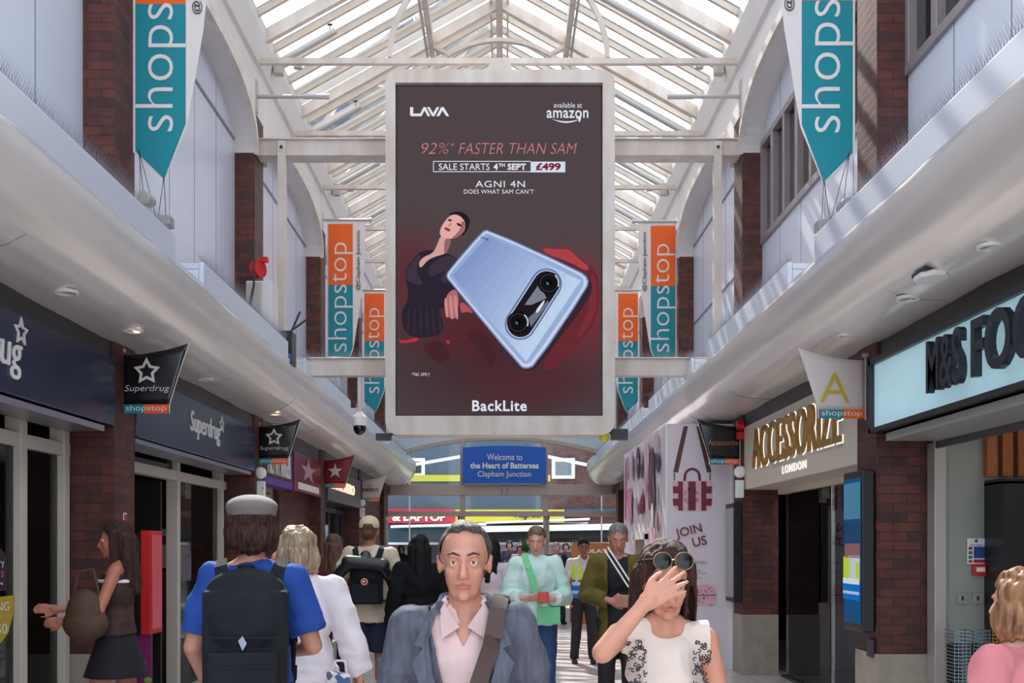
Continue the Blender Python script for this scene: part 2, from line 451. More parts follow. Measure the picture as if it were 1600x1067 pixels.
for i, yy in enumerate([12.8+2.25*i for i in range(-6,7)]):
    if i < 6: continue
    od = ['nearest','second','third','fourth','fifth','sixth','farthest'][i-6]
    tr = thing('roof_truss', None, 'roof truss', (XC, yy, 7.6), 'white arched trusses carrying the glass roof')
    tr['label'] = '%s of the white arched roof trusses seen, with hoop, tie bar and sloping rafters' % (od if od in ('nearest','farthest') else od+' nearest')
    for sg in (-1,1):
        MB(M['steel2']).beam((XC+sg*(HW+.02),yy,ZE-.10),(XC,yy,ZR-.10),.085,.15).build('rafter', tr)
        MB(M['steel2']).beam((XC+sg*.98,yy,roof(1)-.18),(XC+sg*.72,yy,8.80),.05,.09, up=(0,1,0)).build('strut', tr)
    MB(M['steel2']).box(XC-3.03, XC+3.03, yy-.035, yy+.035, 7.62, 7.69).build('tie_bar', tr)
    h = MB(M['steel2']); R = 1.36; N = 28
    for q in range(N):
        a0, a1 = PI*q/N, PI*(q+1)/N
        pts = [(XC+r*math.cos(a), yy-.035, 7.70+r*.98*math.sin(a)) for r, a in ((R-.03,a0),(R-.03,a1),(R+.03,a1),(R+.03,a0))]
        h.prism(pts, (0,.07,0))
    h.build('hoop', tr)
# tube lights strapped under the rafters
for i, (yy, sg, L) in enumerate([(13.3,-1,.85),(15.6,-1,.85),(17.9,-1,.85),(20.1,-1,.85),(13.3,1,2.1),(15.6,1,2.3),(17.9,1,1.0),(20.1,1,1.0)]):
    side = 'left' if sg < 0 else 'right'; od = ['nearest','second','third','farthest'][i%4]
    x0 = XC+sg*2.86; z0 = ZE-.02
    t2 = thing('tube_light', '%s silver tube light strapped under the %s slope of the glass roof' % (od, side), 'light', (x0,yy,z0-.1), 'silver tube lights under the roof')
    d = Vector((-sg,0,SL)).normalized(); p0 = Vector((x0,yy,z0-.12)); p1 = p0+d*L
    MB(M['galv']).tube(p0,p1,.042,n=14).build('tube', t2, smooth='auto')
    b = MB(M['alu']); b.box(x0-.06,x0+.06,yy-.06,yy+.06,z0-.28,z0-.08); b.box(x0-sg*.25-.05,x0-sg*.25+.05,yy-.04,yy+.04,z0-.20,z0-.1); b.build('bracket', t2, bevel=.01)
    b = MB(M['dark']); q = p0+d*(L*.9); b.tube(q,(q.x,q.y,q.z+.13),.006); b.box(q.x-.03,q.x+.03,yy-.01,yy+.01,q.z+.11,q.z+.13); b.build('clip', t2)

# ---------------------------------------------------------------- far entrance
t = thing('wall_far', None, None, (XC, YE, 3), kind='structure')
def ez(x): return 4.58-.052*(x-XC)**2
b = MB(mat('pale_blue_plaster', S(190,208,214), .5)); N = 24
for i in range(N):
    xa, xb = -3.4+6.8*i/N, -3.4+6.8*(i+1)/N
    b.prism([(xa,YE,ez(xa)),(xb,YE,ez(xb)),(xb,YE,8.1),(xa,YE,8.1)], (0,.25,0))
b.box(-6,-3.35,YE,YE+.25,-.02,8.1); b.box(3.25,6,YE,YE+.25,-.02,8.1)
b.build('gable_wall', t)
b = MB(M['plaster']); b.prism([(XC-3.3,YE,8.0),(XC+3.3,YE,8.0),(XC,YE,ZR)], (0,.1,0)); b.build('gable_top', t)
t = thing('window_9', None, None, (XC, YE-.1, 3.05), kind='structure')
f = MB(M['bronze'])
f.box(-3.4,3.3,YE-.2,YE+.05,2.98,3.27); f.box(-3.4,3.3,YE-.12,YE+.05,2.40,2.54)
for x in (-3.3,-1.13,1.15,3.2): f.box(x-.07,x+.07,YE-.15,YE+.03,2.4,4.5 if abs(x)<2 else 4.0)
for i in range(N):
    xa, xb = -3.4+6.8*i/N, -3.4+6.8*(i+1)/N
    f.prism([(xa,YE-.1,ez(xa)-.08),(xb,YE-.1,ez(xb)-.08),(xb,YE-.1,ez(xb)+.03),(xa,YE-.1,ez(xa)+.03)], (0,.12,0))
f.build('frame', t, bevel=.006)
g = MB(glass('entrance_glass', (.85,.93,.93), .3, .03))
gp = [(-3.3,YE-.02,2.5)]+[( -3.3+6.5*i/N, YE-.02, ez(-3.3+6.5*i/N)-.05) for i in range(N+1)]+[(3.2,YE-.02,2.5)]
g.add(gp, [tuple(range(len(gp)))]); g.build('pane', t)
t = thing('door_1', None, None, (XC, YE, 0), kind='structure')
f = MB(M['bronze'])
for x in (-3.3,-1.13,1.15,3.2): f.box(x-.06,x+.06,YE-.1,YE+.02,0,2.42)
f.build('door_posts', t)
for x, sgn in ((-3.2,1),(-1.2,-1),(1.2,1),(3.1,-1)):
    f = MB(M['bronze']); f.box(x-.02,x+.02,YE-1.0,YE-.1,0,.1); f.box(x-.02,x+.02,YE-1.0,YE-.1,2.3,2.38); f.box(x-.02,x+.02,YE-1.0,YE-.95,0,2.38); f.box(x-.02,x+.02,YE-.15,YE-.1,0,2.38)
    d = f.build('door_leaf', t); gg = MB(MATS['entrance_glass']); gg.box(x-.004,x+.004,YE-.95,YE-.15,.1,2.3)
    gg.build('pane', d)
# side vestibule wall behind left canopy end
# ================================================================= THE BIG SCREEN
YB = 12.45
t = thing('led_billboard', 'huge portrait advertising screen in a white rounded frame hung across the arcade', 'billboard', (XC, YB+.15, 2.95))
def BB(px, py, lift=0): p = onY(px, py, YB); p.y -= lift; return p
def rrect(x0, x1, z0, z1, r, y, n=6):
    pts = []
    for cx, cz, a0 in ((x1-r,z0+r,-90),(x1-r,z1-r,0),(x0+r,z1-r,90),(x0+r,z0+r,180)):
        for i in range(n+1):
            a = math.radians(a0+90*i/n); pts.append((cx+r*math.cos(a), y, cz+r*math.sin(a)))
    return pts
fx0, fz0 = BB(603,680)[0], BB(603,680)[2]; fx1, fz1 = BB(960,112)[0], BB(960,112)[2]
sx0, sz0 = BB(621,648)[0], BB(621,648)[2]; sx1, sz1 = BB(938.5,135)[0], BB(938.5,135)[2]
fr = MB(M['steel2'])
o = rrect(fx0,fx1,fz0,fz1,.16,YB-.06); i_ = rrect(sx0-.02,sx1+.02,sz0-.02,sz1+.02,.001,YB-.06)
for k in range(len(o)):
    j = (k+1)%len(o); fr.prism([o[k],o[j],i_[j],i_[k]], (0,.38,0))
fr.build('frame', t)
MB(M['dark']).box(sx0-.01,sx1+.01,YB+.01,YB+.3,sz0-.01,sz1+.01).build('cabinet', t)
bh = MB(M['steel2']); N = 20
bh.prism([(XC+.02+.15*math.cos(PI*k/N), YB-.03, fz1+.15*math.sin(PI*k/N)) for k in range(N+1)], (0,.1,0)); bh.build('top_boss', t)
# the picture on the screen
def screen_mat():
    m = bpy.data.materials.new('screen_background'); m.use_nodes = True; n = m.node_tree; n.nodes.clear()
    o = n.nodes.new('ShaderNodeOutputMaterial'); e = n.nodes.new('ShaderNodeEmission'); e.inputs[1].default_value = 2**(-EXPOSURE)
    g = n.nodes.new('ShaderNodeNewGeometry')
    last = None
    base = n.nodes.new('ShaderNodeRGB'); base.outputs[0].default_value = S(79,68,71); last = base.outputs[0]
    def blob(px, py, rx, ry, col, soft=1):
        nonlocal last
        c = onY(px, py, YB); mp = n.nodes.new('ShaderNodeVectorMath'); mp.operation = 'SUBTRACT'; mp.inputs[1].default_value = c
        n.links.new(g.outputs['Position'], mp.inputs[0])
        sc_ = n.nodes.new('ShaderNodeVectorMath'); sc_.operation = 'MULTIPLY'; s = YB/1600; sc_.inputs[1].default_value = (1/(rx*s),0,1/(ry*s))
        n.links.new(mp.outputs[0], sc_.inputs[0]); ln = n.nodes.new('ShaderNodeVectorMath'); ln.operation = 'LENGTH'; n.links.new(sc_.outputs[0], ln.inputs[0])
        mr = n.nodes.new('ShaderNodeMapRange'); mr.interpolation_type = 'SMOOTHSTEP'; mr.inputs[1].default_value = 0; mr.inputs[2].default_value = 1; mr.inputs[3].default_value = soft; mr.inputs[4].default_value = 0
        n.links.new(ln.outputs['Value'], mr.inputs[0])
        mx = n.nodes.new('ShaderNodeMix'); mx.data_type = 'RGBA'; mx.inputs[7].default_value = S(*col)
        n.links.new(mr.outputs[0], mx.inputs[0]); n.links.new(last, mx.inputs[6]); last = mx.outputs[2]
    blob(780,560,330,190,(62,40,46),.9)
    blob(640,430,90,120,(96,40,50),.8); blob(900,480,130,130,(120,44,56),.9); blob(740,520,150,70,(88,36,44),.8); blob(830,600,160,60,(84,42,48),.8)
    n.links.new(last, e.inputs[0]); n.links.new(e.outputs[0], o.inputs[0]); return m
pic = MB(screen_mat())
a, b_ = BB(621,648), BB(938.5,135)
pic.add([(a.x,YB,a.z),(b_.x,YB,a.z),(b_.x,YB,b_.z),(a.x,YB,b_.z)], [(0,1,2,3)])
L = [0.002]
def art(pts, c, name=None, smooth=0):
    L[0] += .0006
    P = list(pts)
    for _ in range(smooth):
        Q = []
        for k in range(len(P)):
            p, q = P[k], P[(k+1)%len(P)]; Q += [(p[0]*.75+q[0]*.25, p[1]*.75+q[1]*.25), (p[0]*.25+q[0]*.75, p[1]*.25+q[1]*.75)]
        P = Q
    vs = [BB(x,y,L[0]) for x,y in P]
    ar = sum(P[k][0]*P[(k+1)%len(P)][1]-P[(k+1)%len(P)][0]*P[k][1] for k in range(len(P)))
    if ar > 0: vs.reverse()
    pic.add(vs, [tuple(range(len(vs)))], em('screen_%d_%d_%d' % c, c))
def G(ox, oy, k, pts): return [(ox+x/k, oy+y/k) for x,y in pts]
g6 = lambda pts: G(620,320,3.81,pts)
# woman in a dark dress
art(g6([(90,330),(150,270),(235,270),(330,300),(420,360),(400,440),(330,520),(340,640),(240,600),(290,740),(230,790),(50,790),(20,640),(75,560),(50,430),(60,370)]), (44,36,48), smooth=2)
art(g6([(95,335),(130,300),(150,300),(110,400),(170,480),(90,470),(55,440),(60,380)]), (62,52,66), smooth=2)
art(g6([(180,370),(280,300),(350,310),(400,360),(330,470),(250,460),(300,380),(200,440)]), (60,50,64), smooth=2)
for k in range(6): art(g6([(70+k*34,610),(78+k*34,610),(70+k*40,770),(60+k*40,770)]), (58,46,60), smooth=1)
art(g6([(262,180),(300,200),(290,270),(300,290),(190,320),(140,385),(130,345),(160,310),(215,290),(240,240)]), (206,158,156), smooth=2)
art(g6([(285,200),(330,200),(300,290),(280,290)]), (150,98,102), smooth=1)
art(g6([(300,60),(345,40),(400,45),(440,90),(425,150),(380,200),(390,120),(330,60)]), (40,26,30), smooth=2)
art(g6([(312,70),(345,55),(390,75),(412,120),(400,165),(350,200),(300,205),(262,190),(254,160),(272,120),(290,95)]), (222,170,166), smooth=2)
art(g6([(390,90),(412,120),(402,165),(352,200),(320,205),(370,160),(385,120)]), (160,104,106), smooth=2)
art(g6([(300,92),(318,84),(334,98),(312,100)]), (70,40,44), smooth=1)
art(g6([(352,108),(378,112),(394,132),(364,128)]), (70,40,44), smooth=1)
art(g6([(356,90),(396,110),(402,122),(380,102)]), (60,34,38), smooth=1)
art(g6([(318,108),(330,112),(318,134),(304,128)]), (196,138,136), smooth=1)
art(g6([(280,138),(300,136),(322,150),(318,162),(296,158)]), (150,62,68), smooth=2)
# her hand
art(g6([(310,520),(350,500),(372,560),(360,640),(350,685),(300,670),(286,620),(290,560)]), (176,104,110), smooth=2)
for a1 in ((290,560,296,670),(318,545,326,680),(345,545,356,680)):
    art(g6([(a1[0]-10,a1[1]),(a1[0]+12,a1[1]-6),(a1[2]+12,a1[3]),(a1[2]-4,a1[3]+4)]), (202,132,134), smooth=1)
art(g6([(372,590),(396,580),(440,620),(455,650),(430,640),(400,640),(385,650)]), (168,84,92), smooth=2)
# ruffles of dress in red
for pts in ([(10,805),(60,810),(100,795),(130,790),(128,812),(60,824),(20,822)],[(290,810),(310,805),(320,830),(300,828)],[(240,840),(262,866),(258,874),(240,866)]): art(g6(pts), (190,46,66), smooth=1)
for pts in ([(400,760),(470,740),(560,800),(600,900),(560,980),(520,900),(470,830)],[(150,830),(260,800),(330,880),(280,960),(180,900)]): art(g6(pts), (70,38,44), smooth=2)
# hand holding the phone
art(g6([(862,270),(880,256),(940,264),(1030,262),(1090,320),(1170,380),(1206,450),(1206,640),(1120,800),(960,960),(900,990),(860,960),(1080,600),(1090,420),(1000,350),(930,310),(870,290)]), (104,42,50), smooth=2)
art(g6([(866,272),(882,258),(945,268),(1025,264),(1080,322),(1150,372),(1130,400),(1040,350),(960,318),(885,292)]), (168,66,70), smooth=2)
art(g6([(1150,400),(1190,440),(1190,640),(1110,770),(1060,800),(1150,620)]), (120,48,56), smooth=2)
# phone
art(g6([(300,430),(535,150),(1120,400),(1165,470),(1150,560),(830,980),(770,992),(720,970)]), (54,38,48), smooth=1)
art(g6([(294,425),(305,395),(505,160),(545,148),(1090,395),(1145,440),(1135,500),(825,960),(770,982),(730,965),(300,445)]), (118,132,178), smooth=1)
art(g6([(300,425),(312,400),(510,168),(545,156),(1085,402),(1135,445),(1125,500),(818,952),(770,972),(736,956),(308,442)]), (196,210,234), smooth=1)
art(g6([(312,425),(322,405),(515,180),(548,170),(1075,412),(1115,450),(1105,500),(805,935),(768,952),(742,938),(318,440)]), (150,172,212), smooth=1)
def lerp_band(c0, c1, n):
    A = [(330,420),(520,190),(548,182)]; 
    p00, p01, p11, p10 = Vector((330,425)), Vector((545,185)), Vector((1095,455)), Vector((770,935))
    for k in range(n):
        u0, u1 = k/n, (k+1)/n
        c = tuple(int(a+(b-a)*u0) for a,b in zip(c0,c1))
        art(g6([tuple(p00.lerp(p10,u0)),tuple(p01.lerp(p11,u0)),tuple(p01.lerp(p11,u1)),tuple(p00.lerp(p10,u1))]), c)
lerp_band((132,150,200),(192,214,238),14)
def pill(p, q, r, c, n=14):
    p, q = Vector(p), Vector(q); d = (q-p).normalized(); a0 = math.atan2(d.y,d.x); pts = []
    for i in range(n+1): a = a0-PI/2+PI*i/n; pts.append((q.x+r*math.cos(a), q.y+r*math.sin(a)))
    for i in range(n+1): a = a0+PI/2+PI*i/n; pts.append((p.x+r*math.cos(a), p.y+r*math.sin(a)))
    art(g6(pts), c)
pill((735,715),(890,475),92,(86,100,146)); pill((735,715),(890,475),84,(170,186,214)); pill((735,715),(890,475),76,(30,26,32))
art(g6([(760,600),(850,470),(890,560),(800,600)]), (120,126,140)); art(g6([(780,680),(900,572),(905,590),(800,730)]), (104,112,130))
art(g6([(822,640),(872,572),(884,574),(840,650)]), (210,222,232), smooth=1)
for cx, cy in ((905,470),(722,705)):
    pill((cx-1,cy),(cx+1,cy),66,(16,14,18)); pill((cx-1,cy),(cx+1,cy),56,(48,44,50)); pill((cx-1,cy),(cx+1,cy),48,(20,18,22)); pill((cx-1,cy),(cx+1,cy),20,(8,8,12))
    pill((cx-10,cy),(cx-6,cy+6),7,(40,120,120))
    pts = [(cx+62*math.cos(a),cy+62*math.sin(a)) for a in [(-.9+k*.16) for k in range(9)]]; pts += [(cx+54*math.cos(a),cy+54*math.sin(a)) for a in [(-.9+k*.16) for k in range(8,-1,-1)]]
    art(g6(pts), (190,200,214))
pic.build('advert_picture', t)
lt = MB(em('screen_white', (222,228,238)))
U, V3 = (1,0,0), (0,0,1)
s_ = YB/1600
def bt(s, x0, x1, y0, y1, m=None, **k): text(s, lt, m, BB(x0,y1,.03), U, V3, (x1-x0)*s_, (y1-y0)*s_, depth=.003, **k)
W = em('screen_white', (222,228,238)); PK = em('screen_pink', (206,128,136)); DK = em('screen_wine', (128,32,52))
# LAVA emblem
def lp(pts, m=W): lt.prism([BB(x,y,.03) for x,y in pts], (0,.003,0), m)
lp([(641,169),(646,169),(646,179),(659,179),(659,183),(643,183),(641,181)])
lp([(655,183),(662,169),(665.5,169),(672.5,183),(668.5,183),(663.5,174),(659,183)])
lp([(667.5,169),(671.5,169),(677,178.5),(682.5,169),(686.5,169),(679,183),(675.5,183)])
lp([(682,183),(689.5,169),(693.5,169),(702,183),(697.5,183),(691.5,174),(686.5,183)])
bt('available at', 865, 909, 162, 170, bold=-.005); bt('amazon', 854, 919, 174, 186, bold=.012, sp=1.06)
pts = [(863+ (906-863)*k/12, 188+5.5*math.sin(PI*k/12)) for k in range(13)]
lp(pts+[(x, y-2.2*math.sin(PI*k/12)-.2) for k,(x,y) in reversed(list(enumerate(pts)))]); lp([(899,186),(908,184),(906,192),(904,192),(904,187)])
bt('92%', 659, 702, 225, 242, PK, shear=.25, bold=-.02); bt('*', 705, 709, 225, 230, PK); bt('FASTER THAN SAM', 717, 901, 225, 242, PK, shear=.25, bold=-.02)
for r in ((677,829,253,254),(677,829,269,270),(677,678,253,270)): lp([(r[0],r[2]),(r[1],r[2]),(r[1],r[3]),(r[0],r[3])])
lp([(829,254),(883,254),(883,270.5),(829,270.5)], em('screen_label', (205,222,240)))
bt('SALE STARTS', 686, 765, 257, 267); bt('4', 771, 778, 257, 267, bold=.03); bt('TH', 779, 789, 257, 262, bold=.03); bt('SEPT', 793, 822, 257, 267, bold=.03)
text('£499', lt, DK, BB(837,268,.036), U, V3, 39*s_, 11.5*s_, depth=.003, bold=.04)
bt('AGNI 4N', 743, 820, 284, 294, sp=1.1); bt('DOES WHAT SAM CAN’T', 725, 834, 297.5, 304, bold=-.005, sp=1.05)
bt('*T&C APPLY', 644, 672, 583, 588, bold=-.01, sp=1.1); bt('BackLite', 738, 823, 626, 643, bold=.02, sp=1.1)
text('LAVA', lt, em('screen_navy', (40,48,80)), BB(751,374,.05), (1,0,-.42), (.42,0,1), 13*s_, 4*s_, depth=.002, bold=.02)
lt.build('lettering', t)

# beams and hangers carrying it
def single(mb, name, label, cat, group=None, **k): return tag(mb.build(name, **k), label, cat, group)
b = MB(M['steel2']); zt, zb = 1.62+(851-222)*12.95/1600, 1.62+(851-248)*12.95/1600
b.box(XL, XR, 12.85,13.05, zb+.005, zt-.005); b.box(XL,XR,12.82,13.08,zt-.014,zt+.006); b.box(XL,XR,12.82,13.08,zb-.006,zb+.014)
single(b, 'cross_beam', 'upper white box beam spanning the arcade behind the big screen', 'beam', bevel=.006)
b = MB(M['steel2']); b.box(-2.75,2.64,12.85,13.0,3.74,3.96); b.box(-2.75,2.64,12.82,13.03,3.95,3.97)
single(b, 'cross_beam', 'lower white box beam spanning the arcade near the foot of the big screen', 'beam', bevel=.006)
for x, nm in ((-2.78,'left'),(2.68,'right')):
    b = MB(M['steel2']); b.box(x-.05,x+.05,12.8,12.9,3.86,zt-.04); b.tube((x,12.78,zt-.12),(x,12.9,zt-.12),.02,M['dark'])
    single(b, 'hanger_post', 'slim white vertical post joining the beams on the %s of the big screen' % nm, 'post', bevel=.004)
for X, sg, nm in ((XL,1,'left'),(XR,-1,'right')):
    b = MB(M['galv']); z = 7.22; b.tube((X,12.8,z),(X+sg*.9,12.8,z),.025); b.tube((X+sg*.6,12.8,z),(X+sg*.92,12.8,z),.032); b.box(X-.02,X+.02,12.74,12.86,z-.2,z+.2)
    single(b, 'banner_arm', 'bare galvanised banner arm sticking out of the %s pier beside the big screen' % nm, 'bracket')

# ---------------------------------------------------------------- long banners
def banner(side, Y, xw, zt, zb, label):
    """side -1 left wall, +1 right wall; xw = the banner's wall-side edge"""
    sg = -side; hgt = zt-zb; X = lambda u: xw+sg*u
    k = hgt/2.62
    t = thing('hanging_banner', label, 'banner', (xw+sg*.3, Y, zb), 'tall shop centre banners on the brick piers')
    w = MB(M['bwhite']); yb = Y
    out = [(0,zt),(.65,zt),(.65,zt-.72*k),(.455,zb+.50*k),(.455,zt-.01)]
    w.prism([(X(0),yb,zt),(X(.65),yb,zt),(X(.65),yb,zt-.62*k),(X(.585),yb,zt-1.3*k),(X(.45),yb,zb+.48*k),(X(.26),yb,zb),(X(0),yb,zb+.25*k)], (0,.006,0)); w.build('fabric', t)
    zs = zb+1.55*k
    f = MB(M['teal']); f.prism([(X(.02),yb-.004,zs),(X(.44),yb-.004,zs),(X(.44),yb-.004,zb+.5*k),(X(.26),yb-.004,zb+.012),(X(.02),yb-.004,zb+.26*k)], (0,.003,0)); f.build('teal_field', t)
    f = MB(M['orange']); f.box(X(.02),X(.44),yb-.004,yb-.001,zs,zt-.05); f.build('orange_field', t)
    l = MB(M['bwhite'])
    # reads upwards; baseline towards +X, ascenders towards -X
    xs = [X(.02), X(.44)]; xl, xr = min(xs), max(xs)
    text('shopstop', l, M['bwhite'], (xr-.0, yb-.005, zb+.43*k), (0,0,1), (-1,0,0), 1.83*k, .42, depth=.003, bold=-.012)
    xs = [X(.50), X(.58)]; 
    text('@Clapham Junction', l, M['dark'], (max(xs), yb-.005, zt-1.16*k), (0,0,1), (-1,0,0), 1.0*k, .085, depth=.003)
    l.build('lettering', t)
    a = MB(M['galv']); a.tube((xw-sg*.06,Y,zt+.02),(X(.72),Y,zt+.02),.022); a.box(xw-sg*.1-.01,xw-sg*.1+.03,Y-.05,Y+.05,zt-.12,zt+.14); a.tube((X(.72),Y,zt+.02),(X(.76),Y,zt+.02),.035); a.build('arm', t)
    c = MB(M['dark'])
    for u, z in ((.05,zb+.27*k),(.26,zb+.03)):
        for du, zz in ((.3,3.95),(.16,3.92)): c.tube((X(u),yb-.01,z),(X(du),yb-.02,zz),.003,n=5)
    c.build('guy_wires', t)
banner(-1, 8.55, onY(208,0,8.55).x, 7.15, 4.66, 'huge teal and orange shop banner nearest on the left, cut by the photo top')
banner(1, 8.45, onY(1336,0,8.45).x, 7.15, 4.60, 'huge teal and orange shop banner nearest on the right, cut by the photo top')
banner(-1, 17.5, onY(511,0,17.5).x, 7.15, 4.48, 'tall orange and teal banner left of the big screen, the larger of that pair')
banner(1, 17.5, onY(1057,0,17.5).x, 7.12, 4.48, 'tall orange and teal banner right of the big screen, the larger of that pair')
banner(-1, 21.9, onY(568,0,21.9).x, 7.04, 4.43, 'tall orange and teal banner half hidden behind the left edge of the big screen')
banner(1, 21.9, onY(998,0,21.9).x, 7.04, 4.43, 'smaller tall banner close to the right edge of the big screen')

# ---------------------------------------------------------------- pennants
def pennant(side, Y, zb, label, theme):
    sg = -side; xw = XL-.01 if side < 0 else XR-.02; X = lambda u: xw+sg*u
    t = thing('pennant_sign', label, 'pennant', (X(.2), Y, zb), 'small shop pennants under the canopies')
    bgm = {'drug':mat('pennant_black', S(20,19,24), .22), 'wine':mat('pennant_wine', S(128,18,38), .4), 'nero':mat('pennant_cream', S(206,196,186), .5), 'gold':mat('pennant_blush', S(206,192,188), .4), 'acc':MATS.get('pennant_black') or mat('pennant_black', S(20,19,24), .22)}[theme]
    N = 10; top = [(u*.54/N, .475+.10*(u/N)**2.2) for u in range(N+1)]
    # fabric bows slightly like a sail
    def bow(u, v): return .03*math.sin(PI*min(1,u/.54))*(.4+.6*v/.55)
    def grid(v0f, v1f, u1a, u1b, m, lift=0, nu=12, nv=8):
        vs = []
        for b in range(nv+1):
            for a in range(nu+1):
                f = a/nu; g = b/nv; ue = u1a+(u1b-u1a)*g; u = ue*f
                vt = v1f(u/.54) if callable(v1f) else v1f; v = v0f+(vt-v0f)*g
                vs.append((X(u), Y-lift-bow(u,v), zb+v))
        fs = [(b*(nu+1)+a, b*(nu+1)+a+1, (b+1)*(nu+1)+a+1, (b+1)*(nu+1)+a) for b in range(nv) for a in range(nu)]
        if sg < 0: fs = [tuple(reversed(q)) for q in fs]
        return vs, fs, m
    f = MB(bgm); vs, fs, m = grid(.075, lambda q: .475+.10*min(1,q)**2.2, .385, .54, bgm); f.add(vs, fs, m); c = f.build('fabric', t, smooth=True)
    md = c.modifiers.new('t','SOLIDIFY'); md.thickness = .004
    for nm, ua, ub, mm in (('teal_strip',0,.18,M['teal']),('orange_strip',.18,.385,M['orange'])):
        if side > 0: mm = M['orange'] if mm is M['teal'] else M['teal']
        q = MB(mm); q.prism([(X(ua),Y-.004-bow(ua,0),zb),(X(ub-(.02 if ub>.3 else 0)),Y-.004-bow(ub,0),zb),(X(ub),Y-.004-bow(ub,.07),zb+.073),(X(ua),Y-.004-bow(ua,.07),zb+.073)], (0,.004,0)); q.build(nm, t)
    # lettering bows with fabric
    def put(mb): 
        mb.v = [Vector((v.x, v.y-bow(abs(v.x-xw), v.z-zb), v.z)) for v in mb.v]; return mb
    l = MB(M['bwhite']); x0 = X(.03) if side < 0 else X(.36)
    text('shopstop', l, M['bwhite'], (x0, Y-.008, zb+.008), U, V3, .33, .058, depth=.002); put(l).build('lettering', t)
    l = MB(M['bwhite'])
    if theme == 'drug':
        star_ring(l, (X(.205),Y-.008,zb+.34), .115, (1,0,0), (0,0,1), M['bwhite'], (0,.002,0), th=.34, k=.52)
        text('Superdrug', l, M['bwhite'], (X(.02),Y-.008,zb+.165), U, V3, .37, .065, depth=.002, shear=.2, bold=-.01)
    elif theme == 'wine':
        l.prism(star_pts((X(.20),Y-.008,zb+.29), .135, (1,0,0), (0,0,1), .38), (0,.002,0), M['bwhite'])
    elif theme == 'nero':
        text('CAFFÈ', l, M['dark'], (X(.1),Y-.008,zb+.33), U, V3, .14, .03, depth=.002); text('NERO', l, M['dark'], (X(.03),Y-.008,zb+.22), U, V3, .34, .075, depth=.002, bold=.02)
    elif theme == 'gold':
        gm = mat('gold_print', S(190,160,30), .4)
        text('A', l, gm, (X(.375),Y-.008,zb+.13), U, V3, .24, .235, depth=.002, bold=-.01)
    else:
        text('Accessorize', l, mat('gold_print2', S(176,120,62), .4), (X(.40),Y-.008,zb+.24), U, V3, .38, .07, depth=.002)
    put(l).build('emblem', t)
    p = MB(M['galv']); p.tube((X(-.005),Y,zb-.01),(X(-.005),Y,zb+.52),.009); p.box(X(-.03),X(.02),Y-.02,Y+.02,zb+.5,zb+.53); p.build('pole', t)
    # edging
    e = MB(M['bwhite']); pts = [(X(.385),Y-.002-bow(.385,.07),zb+.0)]+[(X(.385+.155*q/8),Y-bow(.385+.155*q/8,.5*q/8),zb+.075+(.5)*q/8) for q in range(9)]; e.path(pts, .004, n=5); e.build('edging', t)
pennant(-1, 8.36, 2.69, 'black pennant with white outlined star, nearest pennant on the left side', 'drug')
pennant(-1, 12.98, 2.64, 'smaller black pennant with white outlined star, second on the left side', 'drug')
pennant(-1, 17.7, 2.60, 'dark red pennant with solid white star on the left side', 'wine')
pennant(-1, 22.4, 2.56, 'cream pennant with black cafe name, farthest on the left side', 'nero')
pennant(1, 8.36, 2.65, 'pale pennant with large gold letter A on the right side', 'gold')
pennant(1, 12.8, 2.62, 'black pennant with small gold shop name above the white hoarding', 'acc')

# ================================================================= LEFT SHOPS
t = thing('shop_sign', 'long navy shop sign with white star, nearest one on the left', 'sign', (-3.1, 5.5, 2.56))
MB(M['navy']).box(-3.45,-3.08,2.5,8.12,2.56,3.09).build('fascia_board', t, bevel=.008)
MB(mat('sign_tray', S(150,148,160), .3, metal=.5)).box(-3.4,-3.10,2.5,7.95,2.50,2.545).build('light_strip', t)
l = MB(M['white']); text('Superdrug', l, M['white'], (-3.078, 5.25, 2.66), (0,1,0), V3, 1.28, .30, depth=.012, bold=.0, shear=.12)
l.build('lettering', t); l = MB(M['white']); star_ring(l, (-3.078, 6.52, 2.975), .095, (0,1,0), (0,0,1), M['white'], (.012,0,0)); l.build('star', t)
t = thing('shop_sign', 'navy shop sign with small white name and star, second on the left', 'sign', (-3.1, 10.6, 2.52))
MB(M['navy']).box(-3.45,-3.09,8.62,12.72,2.53,3.07).build('fascia_board', t, bevel=.008)
MB(MATS['sign_tray']).box(-3.4,-3.11,8.65,12.6,2.48,2.52).build('light_strip', t)
l = MB(M['white']); text('Superdrug', l, M['white'], (-3.088, 10.08, 2.68), (0,1,0), V3, 1.05, .27, depth=.012, bold=-.005, shear=.12)
l.build('lettering', t); l = MB(M['white']); star_ring(l, (-3.088, 11.2, 2.93), .095, (0,1,0), (0,0,1), M['white'], (.012,0,0)); l.build('star', t)

